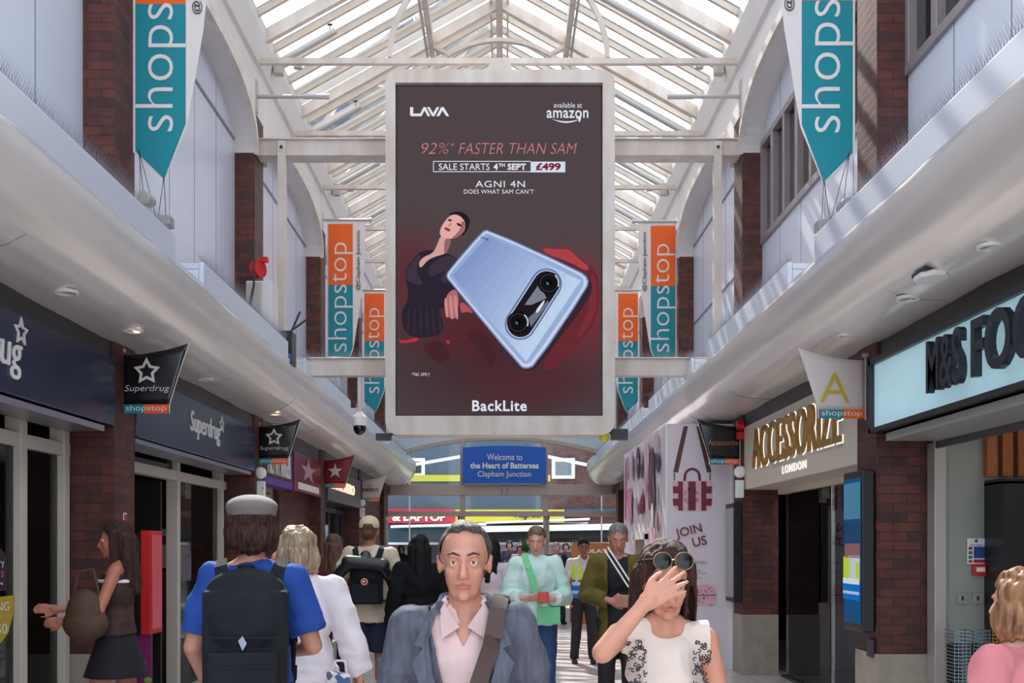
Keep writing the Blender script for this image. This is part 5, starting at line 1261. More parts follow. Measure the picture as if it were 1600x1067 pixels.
def do_hair(t, hair, HM, k, vox):
    st, hm = hair[0], hair[1]; F = Fig(); v = max(vox*.8,.0045); cut = None; amp = .006
    HI = HM.inverted()
    capped = len(hair) > 2
    if st == 'short':
        F.ell((0,.024,.045),(.083,.096,.088)); F.ell((0,.065,-.015),(.066,.05,.06)); F.ell((0,-.03,.095),(.062,.05,.035))
        cut = lambda c: (lambda p: p.y < -.02 and p.z < .062-(abs(p.x)*.25))(HI@c)
    elif st == 'receding':
        F.ell((0,.03,.042),(.082,.094,.080)); F.ell((0,.065,-.02),(.068,.052,.065)); F.ell((0,.0,.092),(.052,.055,.036)); F.ell((.06,0,.03),(.022,.05,.04)); F.ell((-.06,0,.03),(.022,.05,.04))
        cut = lambda c: (lambda p: (p.y < -.015 and p.z < .09) or p.y < -.052)(HI@c)
    elif st == 'bob':
        F.ell((0,.03,.04),(.098,.104,.098)); F.ell((0,.06,-.04),(.105,.085,.10)); F.ell((.075,.02,-.05),(.04,.06,.09)); F.ell((-.075,.02,-.05),(.04,.06,.09)); amp = .014
        cut = lambda c: (lambda p: p.y < -.035 and p.z < .06)(HI@c)
    elif st == 'mid':
        F.ell((0,.03,.045),(.095,.105,.092)); F.ell((0,.06,-.03),(.09,.075,.08)); F.ell((.07,.02,-.02),(.035,.06,.06)); F.ell((-.07,.02,-.02),(.035,.06,.06)); F.ell((0,.08,-.07),(.06,.04,.04)); amp = .014
        cut = lambda c: (lambda p: p.y < -.04 and p.z < .055)(HI@c)
    elif st in ('long','longer'):
        L = .34 if st == 'long' else .46
        F.ell((0,.024,.045),(.089,.100,.089)); F.ell((0,.06,-.03),(.088,.06,.09))
        F.cap(V(0,.075,-.02),V(0,.10,-L),.07,.045); F.cap(V(.055,.06,0),V(.075,.075,-L*.9),.05,.03); F.cap(V(-.055,.06,0),V(-.075,.075,-L*.9),.05,.03)
        F.cap(V(.078,-.005,.02),V(.098,.0,-L*.85),.024,.022); F.cap(V(-.078,-.005,.02),V(-.098,.0,-L*.85),.024,.022)
        F.cap(V(.075,-.01,.05),V(.09,-.02,-L*.6),.02,.018); F.cap(V(-.075,-.01,.05),V(-.09,-.02,-L*.6),.02,.018)
        cut = lambda c: (lambda p: p.y < -.03 and abs(p.x) < .066-(p.z-.03)*.5 and p.z < .072)(HI@c); amp = .007
    elif st == 'pony':
        F.ell((0,.024,.045),(.083,.096,.087)); F.ell((0,.06,-.03),(.066,.05,.06)); F.ell((0,.11,.06),(.035,.035,.035)); 
        cut = lambda c: (lambda p: p.y < -.02 and p.z < .062)(HI@c)
    cut0 = cut
    if capped: cut = lambda c: cut0(c) or (HI@c).z > .052
    F.xf(HM)
    def disp(c):
        p = HI@c; return (noise.noise(V(p.x*55,p.y*55,p.z*9))*amp+noise.noise(V(p.x*22,p.y*22,p.z*14))*amp*.8)*k
    for mm in range(len(F.b.m)): pass
    F.b.mats = [hm]; F.b.m = [0]*len(F.b.m)
    F.fuse('hair', t, v, 2, cut=cut, thick=.004, disp=disp)

# ---- garments: each returns a function(t, J, k, sw, bk, vox, HM)
def top(m, name='shirt', sleeve=1.0, hem=.92, L=.018, neck=True, flare=0, cut=None, thick=0, extra=None, smooth=2, cuff=None):
    def f(t, J, k, sw, bk, vox, HM):
        F = Fig(); q = lambda *a: tuple(x*k for x in a)
        F.ell(J['chest'], q(.150*sw*bk+L,.10*bk+L,.165+L), m); F.ell(J['chest']+V(0,0,.08*k), q(.145*sw*bk+L,.085*bk+L,.075+L), m)
        F.ell(J['waist'], q(.130*bk+L,.09*bk+L,.15), m)
        c = J['pelvis']; hz = hem*k
        F.rings([((c.x,c.y,hz),(.158*bk+L+flare)*k,(.112*bk+L+flare*.7)*k),((c.x,c.y,(hz+J['waist'].z)/2),(.148*bk+L+flare*.5)*k,(.104*bk+L+flare*.4)*k),((J['waist'].x,J['waist'].y,J['waist'].z+.05*k),(.126*bk+L)*k,(.085*bk+L)*k)], m)
        for n_ in 'lr':
            s = J['sh'+n_]; F.cap(V(s.x*.6,s.y,s.z-.005*k), s, (.06+L*.4)*k, (.055+L*.5)*k, m)
            F.cap(V(s.x*.72,.012*k,s.z+.006*k), J['neck']-V(0,0,.005*k), (.042+L*.3)*k, (.050+L*.3)*k, m)
            if sleeve > 0:
                e, w = J['el'+n_], J['wr'+n_]
                if sleeve <= .5:
                    en = s.lerp(e, sleeve*2); F.cap(s, s.lerp(e,.25), (.055+L*.6)*k, (.056+L*.6)*k, m); F.cap(s.lerp(e,.1), en, (.056+L*.6)*k, (.054+L*.9)*k, m, flat=True)
                else:
                    F.cap(s, e, (.055+L*.6)*k, (.045+L*.7)*k, m); F.cap(e, e.lerp(w, .3), (.045+L*.7)*k, (.044+L*.7)*k, m); F.cap(e.lerp(w,.05), e.lerp(w, (sleeve-.5)*2*.97), (.044+L*.7)*k, (.032+L*(.9 if cuff is None else cuff))*k, m, flat=True)
        if extra: extra(F, J, k, m)
        F.fuse(name, t, vox, smooth, cut=(lambda c: cut(c/k)) if cut else None, thick=thick, disp=fold(k, .008+L*.12))
    return f
def trousers(m, name='trousers', to=1.0, L=.012):
    def f(t, J, k, sw, bk, vox, HM):
        F = Fig(); c = J['pelvis']
        F.ell(c-V(0,0,.02*k), ((.155*bk+L)*k,(.11*bk+L)*k,.12*k), m); F.rings([((c.x,c.y,c.z-.03*k),(.155*bk+L)*k,(.11*bk+L)*k),((c.x,c.y,c.z+.07*k),(.142*bk+L)*k,(.10*bk+L)*k)], m)
        for n_ in 'lr':
            h_, kn, an = J['hip'+n_], J['kn'+n_], J['an'+n_]
            if to <= .6: F.cap(h_, h_.lerp(kn, .4), (.09+L)*k, (.085+L)*k, m); F.cap(h_.lerp(kn,.1), h_.lerp(kn, to/.5), (.092+L)*k, (.082+L*1.4)*k, m, flat=True)
            else: F.cap(h_, kn, (.088+L)*k, (.062+L)*k, m); F.cap(kn, kn.lerp(an,.3), (.062+L)*k, (.060+L)*k, m); F.cap(kn, an-V(0,0,.02*k), (.062+L)*k, (.050+L)*k, m, flat=True)
        F.fuse(name, t, vox*1.2, 2, disp=fold(k,.006))
    return f
def shoes(m, sole=None):
    def f(t, J, k, sw, bk, vox, HM):
        for n_ in 'lr':
            F = Fig(); a = J['an'+n_]; z = a.z-.085*k
            F.cap(V(a.x,a.y+.03*k,z+.04*k), V(a.x,a.y-.15*k,z+.036*k), .04*k, .036*k, m); F.cap(V(a.x,a.y+.02*k,z+.05*k),V(a.x,a.y,z+.10*k),.042*k,.042*k,m,flat=True)
            F.b.box(a.x-.04*k,a.x+.04*k,a.y-.17*k,a.y+.06*k,z+.002,z+.025*k,m); F.fuse('shoe', t, .009, 2)
    return f
def skirt(m, z0=.72, fl=.06):
    def f(t, J, k, sw, bk, vox, HM):
        F = Fig(); c = J['pelvis']; F.rings([((c.x,c.y,z0*k),(.185+fl)*k,(.15+fl)*k),((c.x,c.y,(z0+.16)*k),(.18+fl*.3)*k,(.14+fl*.3)*k),((c.x,c.y,1.05*k),.135*k,.10*k)], m); F.fuse('skirt', t, vox, 1)
    return f
def rawpart(name, fn):
    def f(t, J, k, sw, bk, vox, HM):
        q = MB(); fn(q, J, k, HM); q.build(name, t, smooth='auto', local=True)
    return f
def fused(name, fn, vox_=None, sm=2, cut=None, thick=0):
    def f(t, J, k, sw, bk, vox, HM):
        F = Fig(); fn(F, J, k, HM); F.fuse(name, t, vox_ or vox, sm, cut=(lambda c: cut(c, J, k, HM)) if cut else None, thick=thick)
    return f
def backpack(mb_, ms, w=.16, hgt=.25, zc=1.22, yc=.20, logo=None, straps=True):
    """worn on the back (+Y side)"""
    def f(t, J, k, sw, bk, vox, HM):
        F = Fig(); z = zc*k
        F.b.box(-w*k,w*k,(yc-.075)*k,(yc+.06)*k,z-hgt*k,z+hgt*.72*k,mb_); F.ell((0,yc*k,z+hgt*.7*k),(w*.98*k,.068*k,hgt*.32*k),mb_); F.b.box(-w*.82*k,w*.82*k,(yc+.04)*k,(yc+.12)*k,z-hgt*.93*k,z-hgt*.05*k,mb_)
        F.ell((0,(yc+.06)*k,z+hgt*.35*k),(w*.85*k,.035*k,hgt*.4*k),mb_)
        o = F.fuse('backpack', t, max(vox,.009), 3)
        q = MB(ms); zt = z+hgt*.95*k
        for s in (-1,1):
            pts = [V(s*.055*k,(yc-.06)*k,zt-.02*k), V(s*.10*k,.11*k,1.42*k), V(s*.115*k,.07*k,1.475*k), V(s*.125*k,.0,1.50*k), V(s*.13*k,-.09*k,1.46*k), V(s*.135*k,-.135*k,1.34*k), V(s*.15*k,-.125*k,1.15*k), V(s*.155*k,0,1.02*k), V(s*.13*k,.13*k,z-hgt*.8*k)]
            P = []
            for a, b in zip(pts, pts[1:]): P += [a.lerp(b,u/3) for u in range(3)]
            P.append(pts[-1])
            for a, b in zip(P, P[1:]): q.beam(a, b+(b-a)*.15, .05*k, .012*k, up=(s*.2,-1 if a.y < -.05*k else .6,.8))
        q.build('shoulder_straps', t, local=True)
        q = MB(ms); q.path([V(-.03*k,(yc-.02)*k,zt-.03*k),V(-.025*k,yc*k,zt+.03*k),V(.025*k,yc*k,zt+.03*k),V(.03*k,(yc-.02)*k,zt-.03*k)],.008*k); q.box(-w*.7*k,w*.7*k,(yc+.118)*k,(yc+.124)*k,z-hgt*.25*k,z-hgt*.22*k); q.box(-w*.8*k,w*.8*k,(yc+.09)*k,(yc+.1)*k,z+hgt*.12*k,z+hgt*.145*k); q.build('handle', t, local=True)
        if logo: logo(t, k, w, hgt, z, yc)
    return f
# ---- 1: man in blazer, nearest, facing the camera
blazer = mat('blazer_grey', S(92,96,112), .8, var=.25, vscale=60, vcol=S(74,76,90), bump=.2, bscale=40, stretch=(1,1,.15)); pinkshirt = cloth('pink_shirt', (226,196,196), bump=.2)
hair_grey = mat('hair_dark_grey', S(46,40,38), .5, var=.5, vscale=30, vcol=S(92,84,80), stretch=(3,3,.5), bump=.8, bscale=110)
def in_v(c, zb=1.03, w=.105, zt=1.50):
    if c.y > -.01: return False
    u = (c.z-zb)/(zt-zb); return 0 < u and abs(c.x) < .012+w*min(u,1.0) 
def lapels(q, J, k, HM):
    for s in (-1,1):
        pts = [(s*.018,-.152,1.04),(s*.05,-.158,1.14),(s*.092,-.146,1.30),(s*.105,-.118,1.40),(s*.085,-.06,1.475),(s*.105,-.055,1.485),(s*.148,-.118,1.385),(s*.12,-.130,1.375),(s*.155,-.128,1.33),(s*.09,-.155,1.14)]
        P = [V(*p)*k for p in pts]; q.prism(P, (0,.008,0), blazer)
    q.prism([V(-.105,-.05,1.49)*k,V(-.085,-.05,1.475)*k,V(-.06,.06,1.50)*k,V(-.07,.07,1.53)*k], (.01,0,0), blazer)
    q.path([V(-.075,-.03,1.50)*k,V(-.07,.05,1.52)*k,V(0,.08,1.53)*k,V(.07,.05,1.52)*k,V(.075,-.03,1.50)*k], .014*k, blazer)
def collar(m, w=.03):
    def fn(q, J, k, HM):
        for s in (-1,1):
            q.prism([V(s*.012,-.088,1.435)*k,V(s*.058,-.06,1.50)*k,V(s*.066,-.01,1.515)*k,V(s*.078,-.03,1.475)*k,V(s*.066,-.10,1.40)*k], (0,.008,0), m)
        q.path([V(-.062,-.03,1.505)*k,V(-.062,.03,1.515)*k,V(-.03,.07,1.52)*k,V(.03,.07,1.52)*k,V(.062,.03,1.515)*k,V(.062,-.03,1.505)*k], .011*k, m)
    return rawpart('collar', fn)
def strap(m, pts, w=.05, th=.008, name='bag_strap'):
    def fn(q, J, k, HM):
        P = [V(*p)*k for p in pts]; R = []
        for a, b in zip(P, P[1:]): R += [a.lerp(b,u/4) for u in range(4)]
        R.append(P[-1])
        for a, b in zip(R, R[1:]): 
            mid = (a+b)/2; nrm = V(mid.x*.6, mid.y, .3 if mid.z > 1.4*k else 0); q.beam(a, b+(b-a)*.1, w*k, th*k, m, up=nrm)
    return rawpart(name, fn)
leather = mat('brown_strap', S(70,50,46), .6)
figure('man nearest the camera in grey blazer and pink shirt with brown bag strap', 726, 3.1, 1.68, skin=(200,142,122), vox=.0065,
    joints=dict(ell=(.225,.04,1.16), elr=(-.225,.04,1.16), wrl=(.23,-.08,.92), wrr=(-.23,-.06,.92)), headrot=(.04,0,0), bulk=.98, sw=.90,
    garments=[top(pinkshirt, 'shirt', 0, .9, .006, smooth=3, cut=lambda c: c.y < -.05 and abs(c.x) < .05*(c.z-1.37)/.1 and c.z > 1.37), collar(pinkshirt), top(blazer, 'blazer', 1.0, .80, .030, cut=in_v, thick=.006, smooth=3), rawpart('lapels', lapels),
              trousers(cloth('trousers_dark', (50,52,62))), shoes(M['black']),
              strap(leather, [(.165,.12,1.30),(.135,.09,1.46),(.115,.02,1.525),(.105,-.07,1.49),(.085,-.145,1.38),(.03,-.175,1.22),(-.04,-.175,1.05),(-.12,-.15,.9),(-.20,-.05,.8)], .052)],
    hair=('receding', hair_grey))
# ---- 2: woman shading her face
whitetop = cloth('white_blouse', (228,214,204), bump=.3, bscale=10); lace = mat('black_lace', S(52,50,56), .7)
hair_dk = mat('hair_dark_brown', S(80,48,38), .65, spec=.3, var=.5, vscale=40, vcol=S(28,18,16), stretch=(3,3,.3), bump=.6, bscale=90)
def lace_fn(q, J, k, HM):
    r = random.Random(2)
    for s in (-1,1):
        for _ in range(60):
            x = s*(.080+.055*r.random()); z = 1.24+.19*r.random(); 
            y = -.125+.35*max(0,abs(x)-.09)+.25*max(0,z-1.36); c = V(x,y,z)*k; a = r.random()*6.3
            pts = [c+V(math.cos(a+j*.9)*.0075*(1-j*.12),0,math.sin(a+j*.9)*.0075*(1-j*.12)) for j in range(6)]
            q.path(pts, .0020, lace, n=5)
sung = mat('sunglass_lens', S(16,18,20), .12, spec=.35); gold = mat('gold_rim', S(150,120,84), .4, metal=.6)
def sunglasses(q, J, k, HM):
    for s in (-1,1):
        c = V(s*.036,-.088,.095); N = 20
        ring = [HM@(c+V(.031*math.cos(2*PI*i/N), .012*math.sin(2*PI*i/N)+ .004, .027*math.sin(2*PI*i/N))) for i in range(N+1)]
        q.path(ring, .0019*k, gold, n=6); ctr = HM@(c+V(0,-.002,0)); q.add([ctr]+ring[:-1], [(0,i+1,(i+1)%N+1) for i in range(N)], sung)
        q.path([HM@(c+V(s*.03,.005,.006)), HM@V(s*.088,-.01,.075), HM@V(s*.092,.05,.05)], .003*k, mat('arm_black', S(20,18,20), .3))
    q.path([HM@V(-.008,-.092,.10), HM@V(0,-.096,.104), HM@V(.008,-.092,.10)], .003*k, gold)
figure('woman in white sleeveless top shading her face with one hand, sunglasses on her hair', 1038, 3.25, 1.62, skin=(208,148,126), male=False, vox=.005, sw=.80, bulk=.93,
    joints=dict(shr=(-.155,.0,1.44), elr=(-.235,-.24,1.405), wrr=(-.095,-.235,1.565), ell=(.215,.04,1.15), wrl=(.235,-.04,.90), head=(-.0,-.03,1.63), neck=(0,.0,1.47)), headrot=(.30,0,.08),
    hands={'r':dict(d=(.80,-.04,.52), n=(.1,.98,-.1), curl=.10, side=1, spread=.62)},
    garments=[top(whitetop, 'blouse', 0, .88, .016, flare=.03, smooth=3, cut=lambda c: (c.z > 1.40 and c.x**2+(c.y-.01)**2 < .078**2) or abs(c.x) > .150), rawpart('lace_trim', lace_fn), trousers(cloth('trousers_black', (34,32,36))), shoes(M['black']), rawpart('sunglasses', sunglasses)],
    hair=('long', hair_dk))
# ---- 3: man in blue tee and flat cap, from behind
blue = cloth('blue_tee', (28,72,158), bump=.3, bscale=9); capm = cloth('flat_cap', (120,112,112), var=.2); pack = mat('backpack_black', S(34,36,42), .85, spec=.2, var=.2, vscale=8)
def flatcap(F, J, k, HM):
    i = F.n(); F.ell((0,.02,.085),(.106,.120,.052),capm); F.ell((0,-.03,.080),(.100,.10,.038),capm); F.ell((0,-.105,.06),(.06,.035,.012),capm); F.rings([((0,.02,.048),.099,.112),((0,.02,.08),.101,.114)],capm); F.xf(HM, i)
def badge3(t, k, w, h, z, yc):
    q = MB(mat('tag_white', S(150,160,180), .5)); q.prism([(-w*.1*k,(yc+.105)*k,z+.02),( -w*.0*k,(yc+.105)*k,z+.05),(w*.1*k,(yc+.105)*k,z+.03),(w*.0*k,(yc+.105)*k,z-.01)], (0,.004,0)); q.build('badge', t, local=True)
figure('man seen from behind in blue t-shirt, grey flat cap and black backpack', 394, 4.35, 1.81, rotz=PI+.12, sw=.88, skin=(196,140,118), vox=.0075, back=True, face=False,
    joints=dict(elr=(-.245,-.0,1.15), wrr=(-.13,-.25,1.10), ell=(.235,0,1.15), wrl=(.21,-.18,.98)),
    garments=[top(blue, 't_shirt', .40, .86, .022, smooth=3), trousers(cloth('jeans_dark', (40,46,60))), shoes(M['black']), fused('flat_cap', flatcap, .007), backpack(pack, pack, .16, .30, 1.17, .19, logo=badge3)],
    hair=('mid', hair_dk, 1))
# ---- 4: blonde woman from behind
blond = mat('hair_blonde', S(190,170,142), .45, var=.4, vscale=20, vcol=S(128,104,80), stretch=(3,3,.3), bump=.7, bscale=90); whitek = cloth('white_knit', (232,224,230), bump=.3, bscale=10)
floral = bpy.data.materials.new('floral_print'); floral.use_nodes = True
_t = floral.node_tree; _v = _t.nodes.new('ShaderNodeTexVoronoi'); _v.inputs['Scale'].default_value = 30; _r = _t.nodes.new('ShaderNodeValToRGB'); _r.color_ramp.interpolation = 'CONSTANT'
_r.color_ramp.elements[0].color = S(226,222,226); _r.color_ramp.elements[1].position = .45; _r.color_ramp.elements[1].color = S(176,60,80)
_e = _r.color_ramp.elements.new(.62); _e.color = S(220,216,220); _e = _r.color_ramp.elements.new(.78); _e.color = S(70,100,140)
_g = _t.nodes.new('ShaderNodeTexCoord'); _t.links.new(_g.outputs['Object'], _v.inputs['Vector']); _s = _t.nodes.new('ShaderNodeSeparateColor'); _t.links.new(_v.outputs['Color'], _s.inputs[0]); _t.links.new(_s.outputs[0], _r.inputs[0]); _t.links.new(_r.outputs[0], _t.nodes['Principled BSDF'].inputs['Base Color'])
figure('woman with light blonde hair and loose white top seen from behind', 466, 5.4, 1.70, rotz=PI, skin=(206,160,140), male=False, vox=.010, back=True, face=False,
    joints=dict(elr=(-.28,.03,1.18), wrr=(-.33,-.02,.96)),
    garments=[top(whitek, 'top', 1.0, .90, .045, flare=.03, smooth=3), trousers(cloth('trousers_black', (34,32,36))), shoes(M['black'])], hair=('bob', blond))
t = thing('tote_bag', 'white tote bag with red and blue floral print carried by the blonde woman', 'bag', (-.90,5.3,.5))
x = onY(530,0,5.3).x; q = MB(floral); q.prism([(x-.07,5.26,.58),(x+.07,5.26,.56),(x+.06,5.26,.95),(x-.06,5.26,.97)], (0,.07,0)); q.build('bag_body', t, bevel=.01)
q = MB(whitek); q.path([(x-.04,5.3,.95),(x-.02,5.3,1.02),(x+.03,5.3,1.02),(x+.04,5.3,.94)],.006); q.build('handle', t)
# ---- 5: woman with brown hair between them
brown_h = mat('hair_light_brown', S(112,76,56), .45, var=.45, vscale=20, vcol=S(70,44,34), stretch=(3,3,.3), bump=.7, bscale=90)
figure('woman with long light brown hair in maroon beyond the man in the cream cap', 522, 11.6, 1.73, rotz=PI, male=False, vox=.013, back=True, face=False,
    garments=[top(cloth('maroon_top', (96,34,50)), 'top', 1, .9), trousers(cloth('navy_trousers', (34,38,56))), shoes(M['black'])], hair=('long', brown_h))
figure('dark haired person in red top half hidden behind the blue t-shirt man', 418, 7.0, 1.66, rotz=PI-.5, vox=.013, back=True, face=False,
    garments=[top(cloth('brick_top', (150,60,56)), 'top', .4, .9), trousers(cloth('navy_trousers', (34,38,56))), shoes(M['black'])], hair=('short', hair_dk))
# ---- 6: man in cream overshirt and cap
cream = cloth('cream_overshirt', (214,196,172), bump=.3, bscale=9); navy = cloth('navy_shorts', (28,36,62)); capc = cloth('cream_cap', (206,188,156))
def ballcap(F, J, k, HM):
    i = F.n(); F.ell((0,.018,.055),(.090,.104,.085),capc); F.ell((0,-.13,.045),(.065,.055,.010),capc); F.rings([((0,.018,.03),.088,.102),((0,.018,.06),.089,.103)],capc); F.xf(HM, i)
def cap_cut(c, J, k, HM):
    p = HM.inverted()@c; return p.z < .028 or (p.y > .06 and abs(p.x) < .045 and p.z < .062)
def drape(F, J, k, HM):
    m = M['black']; F.cap(V(-.16,.30,1.34)*k,V(.14,.31,1.37)*k,.06*k,.06*k,m); F.cap(V(-.15,.30,1.34)*k,V(-.26,.20,1.12)*k,.055*k,.03*k,m); F.cap(V(.13,.31,1.36)*k,V(.25,.27,1.24)*k,.055*k,.05*k,m); F.cap(V(.25,.27,1.24)*k,V(.29,.22,1.14)*k,.045*k,.03*k,m); F.cap(V(.0,.25,1.42)*k,V(0,.30,1.36)*k,.05*k,.06*k,m)
def fox(t, k, w, h, z, yc):
    q = MB(mat('tag_cream', S(220,200,180), .5)); y = (yc+.124)*k; q.tube((.0,y,z+.01),(0,y+.004,z+.01),.032,n=20); q.tube((0,y+.003,z+.01),(0,y+.006,z+.01),.026,mat('logo_red',S(180,60,50),.5),n=20); q.ell((.004,y+.006,z+.012),(.012,.003,.008),MATS['tag_cream']); q.build('round_logo', t, local=True)
figure('tall man seen from behind in cream overshirt, navy shorts, cream cap and small black backpack', 577, 9.7, 1.87, rotz=PI, skin=(176,112,84), vox=.011, back=True, face=False,
    joints=dict(anl=(.10,-.10,.085), elr=(-.27,.03,1.15), wrr=(-.30,-.03,.90), ell=(.27,.03,1.15)),
    garments=[top(cream, 'overshirt', 1.0, .84, .034, flare=.01, smooth=3), trousers(navy, 'shorts', .42, .02), shoes(M['white']), fused('cap', ballcap, .008, 2, cap_cut, .004), backpack(pack, pack, .14, .19, 1.19, .19, logo=fox), fused('draped_jacket', drape, .012)],
    hair=('short', mat('hair_brown', S(90,56,40), .6), 1))
# ---- 7: black clad woman with long black hair
blk = cloth('black_coat', (16,16,19), var=.2, spec=.2); hair_bl = mat('hair_black', S(16,14,16), .7, spec=.25)
figure('woman in loose black clothes with long black hair, left of the blazer man', 655, 9.3, 1.70, rotz=PI+.2, male=False, vox=.012, back=True, face=False,
    garments=[top(blk, 'coat', 1, .55, .05, flare=.05, smooth=3), trousers(cloth('trousers_black', (34,32,36))), shoes(M['black'])], hair=('longer', hair_bl))
# ---- 8..: distant people
def hijab(m):
    def fn(F, J, k, HM):
        i = F.n(); F.ell((0,.02,.02),(.095,.11,.11),m); F.ell((0,.01,-.12),(.085,.085,.08),m); F.xf(HM, i); F.ell(J['neck'],(.13*k,.12*k,.09*k),m)
    return fused('head_scarf', fn, .012, 2, cut=lambda c, J, k, HM: (lambda p: p.y < -.045 and abs(p.x) < .052 and -.11 < p.z < .075)(HM.inverted()@c), thick=.004)
figure('woman in black headscarf and robe standing far off beside the grassy plant', 627, 25, 1.60, male=False, skin=(120,78,62), vox=.014,
    garments=[top(blk, 'robe', 1, .3, .04, flare=.04), hijab(blk), shoes(M['black'])])
# ---- 9: woman in mint sweater
mint = cloth('mint_sweater', (214,228,224), bump=.3, bscale=9, vcol=S(184,218,208)); jeans = cloth('blue_jeans', (44,76,118), var=.25)
green = mat('green_strap', S(110,196,140), .6)
figure('woman in pale mint sweater and jeans looking down at a red phone', 838, 9.2, 1.77, skin=(214,156,136), male=False, vox=.009, sw=.92, bulk=1.08, headrot=(.25,0,-.1),
    joints=dict(ell=(.255,.02,1.14), elr=(-.255,.02,1.14), wrl=(.13,-.24,1.13), wrr=(-.11,-.24,1.14), knl=(.10,-.06,.50), anl=(.10,-.10,.085)),
    hands={'l':dict(d=(-.9,-.3,.1), n=(0,.8,.6), curl=.5), 'r':dict(d=(.9,-.3,.1), n=(0,.8,.6), curl=.5)},
    garments=[top(mint, 'sweater', .93, .90, .042, smooth=3, cuff=.8), trousers(jeans, 'jeans'), shoes(M['white']),
              strap(green, [(-.10,.10,1.46),(-.105,.0,1.52),(-.09,-.10,1.46),(-.05,-.17,1.34),(-.01,-.19,1.2),(.03,-.20,1.08)], .055), rawpart('green_bag', lambda q, J, k, HM: q.box(.0,.20*k,-.22*k,-.14*k,.92*k,1.06*k,green))],
    hair=('pony', mat('hair_ash', S(116,88,68), .5, var=.4, vscale=20, vcol=S(80,58,46))))
q = MB(mat('phone_red', S(200,60,50), .4)); c = onY(850,933,8.9); q.box(c.x-.05,c.x+.04,8.86,8.90,c.z-.05,c.z+.05)
single(q, 'mobile_phone', 'red cased phone held in both hands by the woman in mint', 'phone', bevel=.008)
# ---- 10: steward in hi-vis
hy = mat('hivis_yellow', S(206,228,30), .6, emit=S(190,220,20), estr=0); hb = mat('hivis_blue', S(22,104,186), .6); refl = mat('reflective_grey', S(196,202,206), .4)
ws = cloth('white_shirt', (222,206,206))
def vest(t, J, k, sw, bk, vox, HM):
    F = Fig(); L = .03
    F.ell(J['chest'], ((.150*sw+L)*k,(.10+L)*k,.17*k), hy); F.rings([((0,0,.93*k),.185*k,.135*k),((0,0,1.10*k),.165*k,.125*k),((0,0,1.34*k),.168*k,.125*k)], hy)
    for n_ in 'lr': s = J['sh'+n_]; F.cap(V(s.x*.55,.0,s.z+.012*k), V(s.x*.72,.0,s.z-.05*k), .06*k, .065*k, hy)
    me = F.fuse('safety_vest', t, vox, 2, cut=lambda c: (c.y/k < 0 and abs(c.x/k) < .02+.06*max(0,(c.z/k-1.22))/.25 and c.z/k > 1.22) or c.z/k > 1.49, thick=.006)
    me.data.materials.clear()
    for m in (hy, hb, refl): me.data.materials.append(m)
    for p in me.data.polygons:
        z = p.center.z/k; x = p.center.x/k
        p.material_index = 2 if (.985 < z < 1.03 or 1.10 < z < 1.15 or (z > 1.15 and .088 < abs(x) < .125)) else (1 if z < 1.19 else 0)
figure('steward in yellow and blue high visibility vest, glasses and black trousers', 912, 14.0, 1.69, skin=(150,100,78), vox=.010, headrot=(.05,0,0),
    joints=dict(ell=(.25,.04,1.15), elr=(-.25,.04,1.15), wrl=(.20,-.04,.93), wrr=(-.20,-.04,.93), knl=(.11,-.03,.5), anl=(.13,-.02,.085), anr=(-.13,.04,.085)),
    garments=[top(ws, 'shirt', 1, .93, .014), collar(ws), vest, trousers(cloth('steward_trousers', (32,30,36))), shoes(M['black']),
              rawpart('glasses', lambda q, J, k, HM: [q.path([HM@(V(s*.031,-.098,.0)+V(.022*math.cos(a*PI/6),0,.016*math.sin(a*PI/6))) for a in range(13)], .0028, M['black'], n=5) for s in (-1,1)])],
    hair=('short', hair_bl))
# ---- 11: person in olive cardigan
olive = cloth('olive_cardigan', (96,84,24), var=.25)
figure('grey haired person in long olive cardigan over black clothes, looking down', 966, 8.9, 1.79, skin=(190,130,112), vox=.0095, headrot=(.30,0,.12), rotz=-.15,
    joints=dict(ell=(.26,.0,1.15), elr=(-.27,.0,1.16), wrl=(.12,-.26,1.14), wrr=(-.05,-.25,1.12)),
    hands={'l':dict(d=(-.9,-.3,0), n=(0,.9,.4), curl=.6), 'r':dict(d=(.9,-.2,-.2), n=(0,.9,.4), curl=.4)},
    garments=[top(cloth('black_tee', (24,22,26)), 't_shirt', .3, .85, .012), top(olive, 'cardigan', .92, .62, .034, cut=lambda c: c.y < 0 and abs(c.x) < .085, thick=.006, smooth=3), trousers(cloth('trousers_black', (34,32,36))), shoes(M['black'])],
    hair=('pony', mat('hair_grey', S(128,122,122), .5, var=.4, vscale=24, vcol=S(84,78,78), stretch=(2,2,.5))))
a, b = onY(944,858,8.55), onY(982,917,8.5); q = MB(M['white']); q.beam(a,b,.012,.012); q.beam(a+V(.03,0,.02),b+V(.03,0,.02),.012,.012)
single(q, 'white_stick', 'pair of thin white sticks held by the person in the olive cardigan', 'stick')
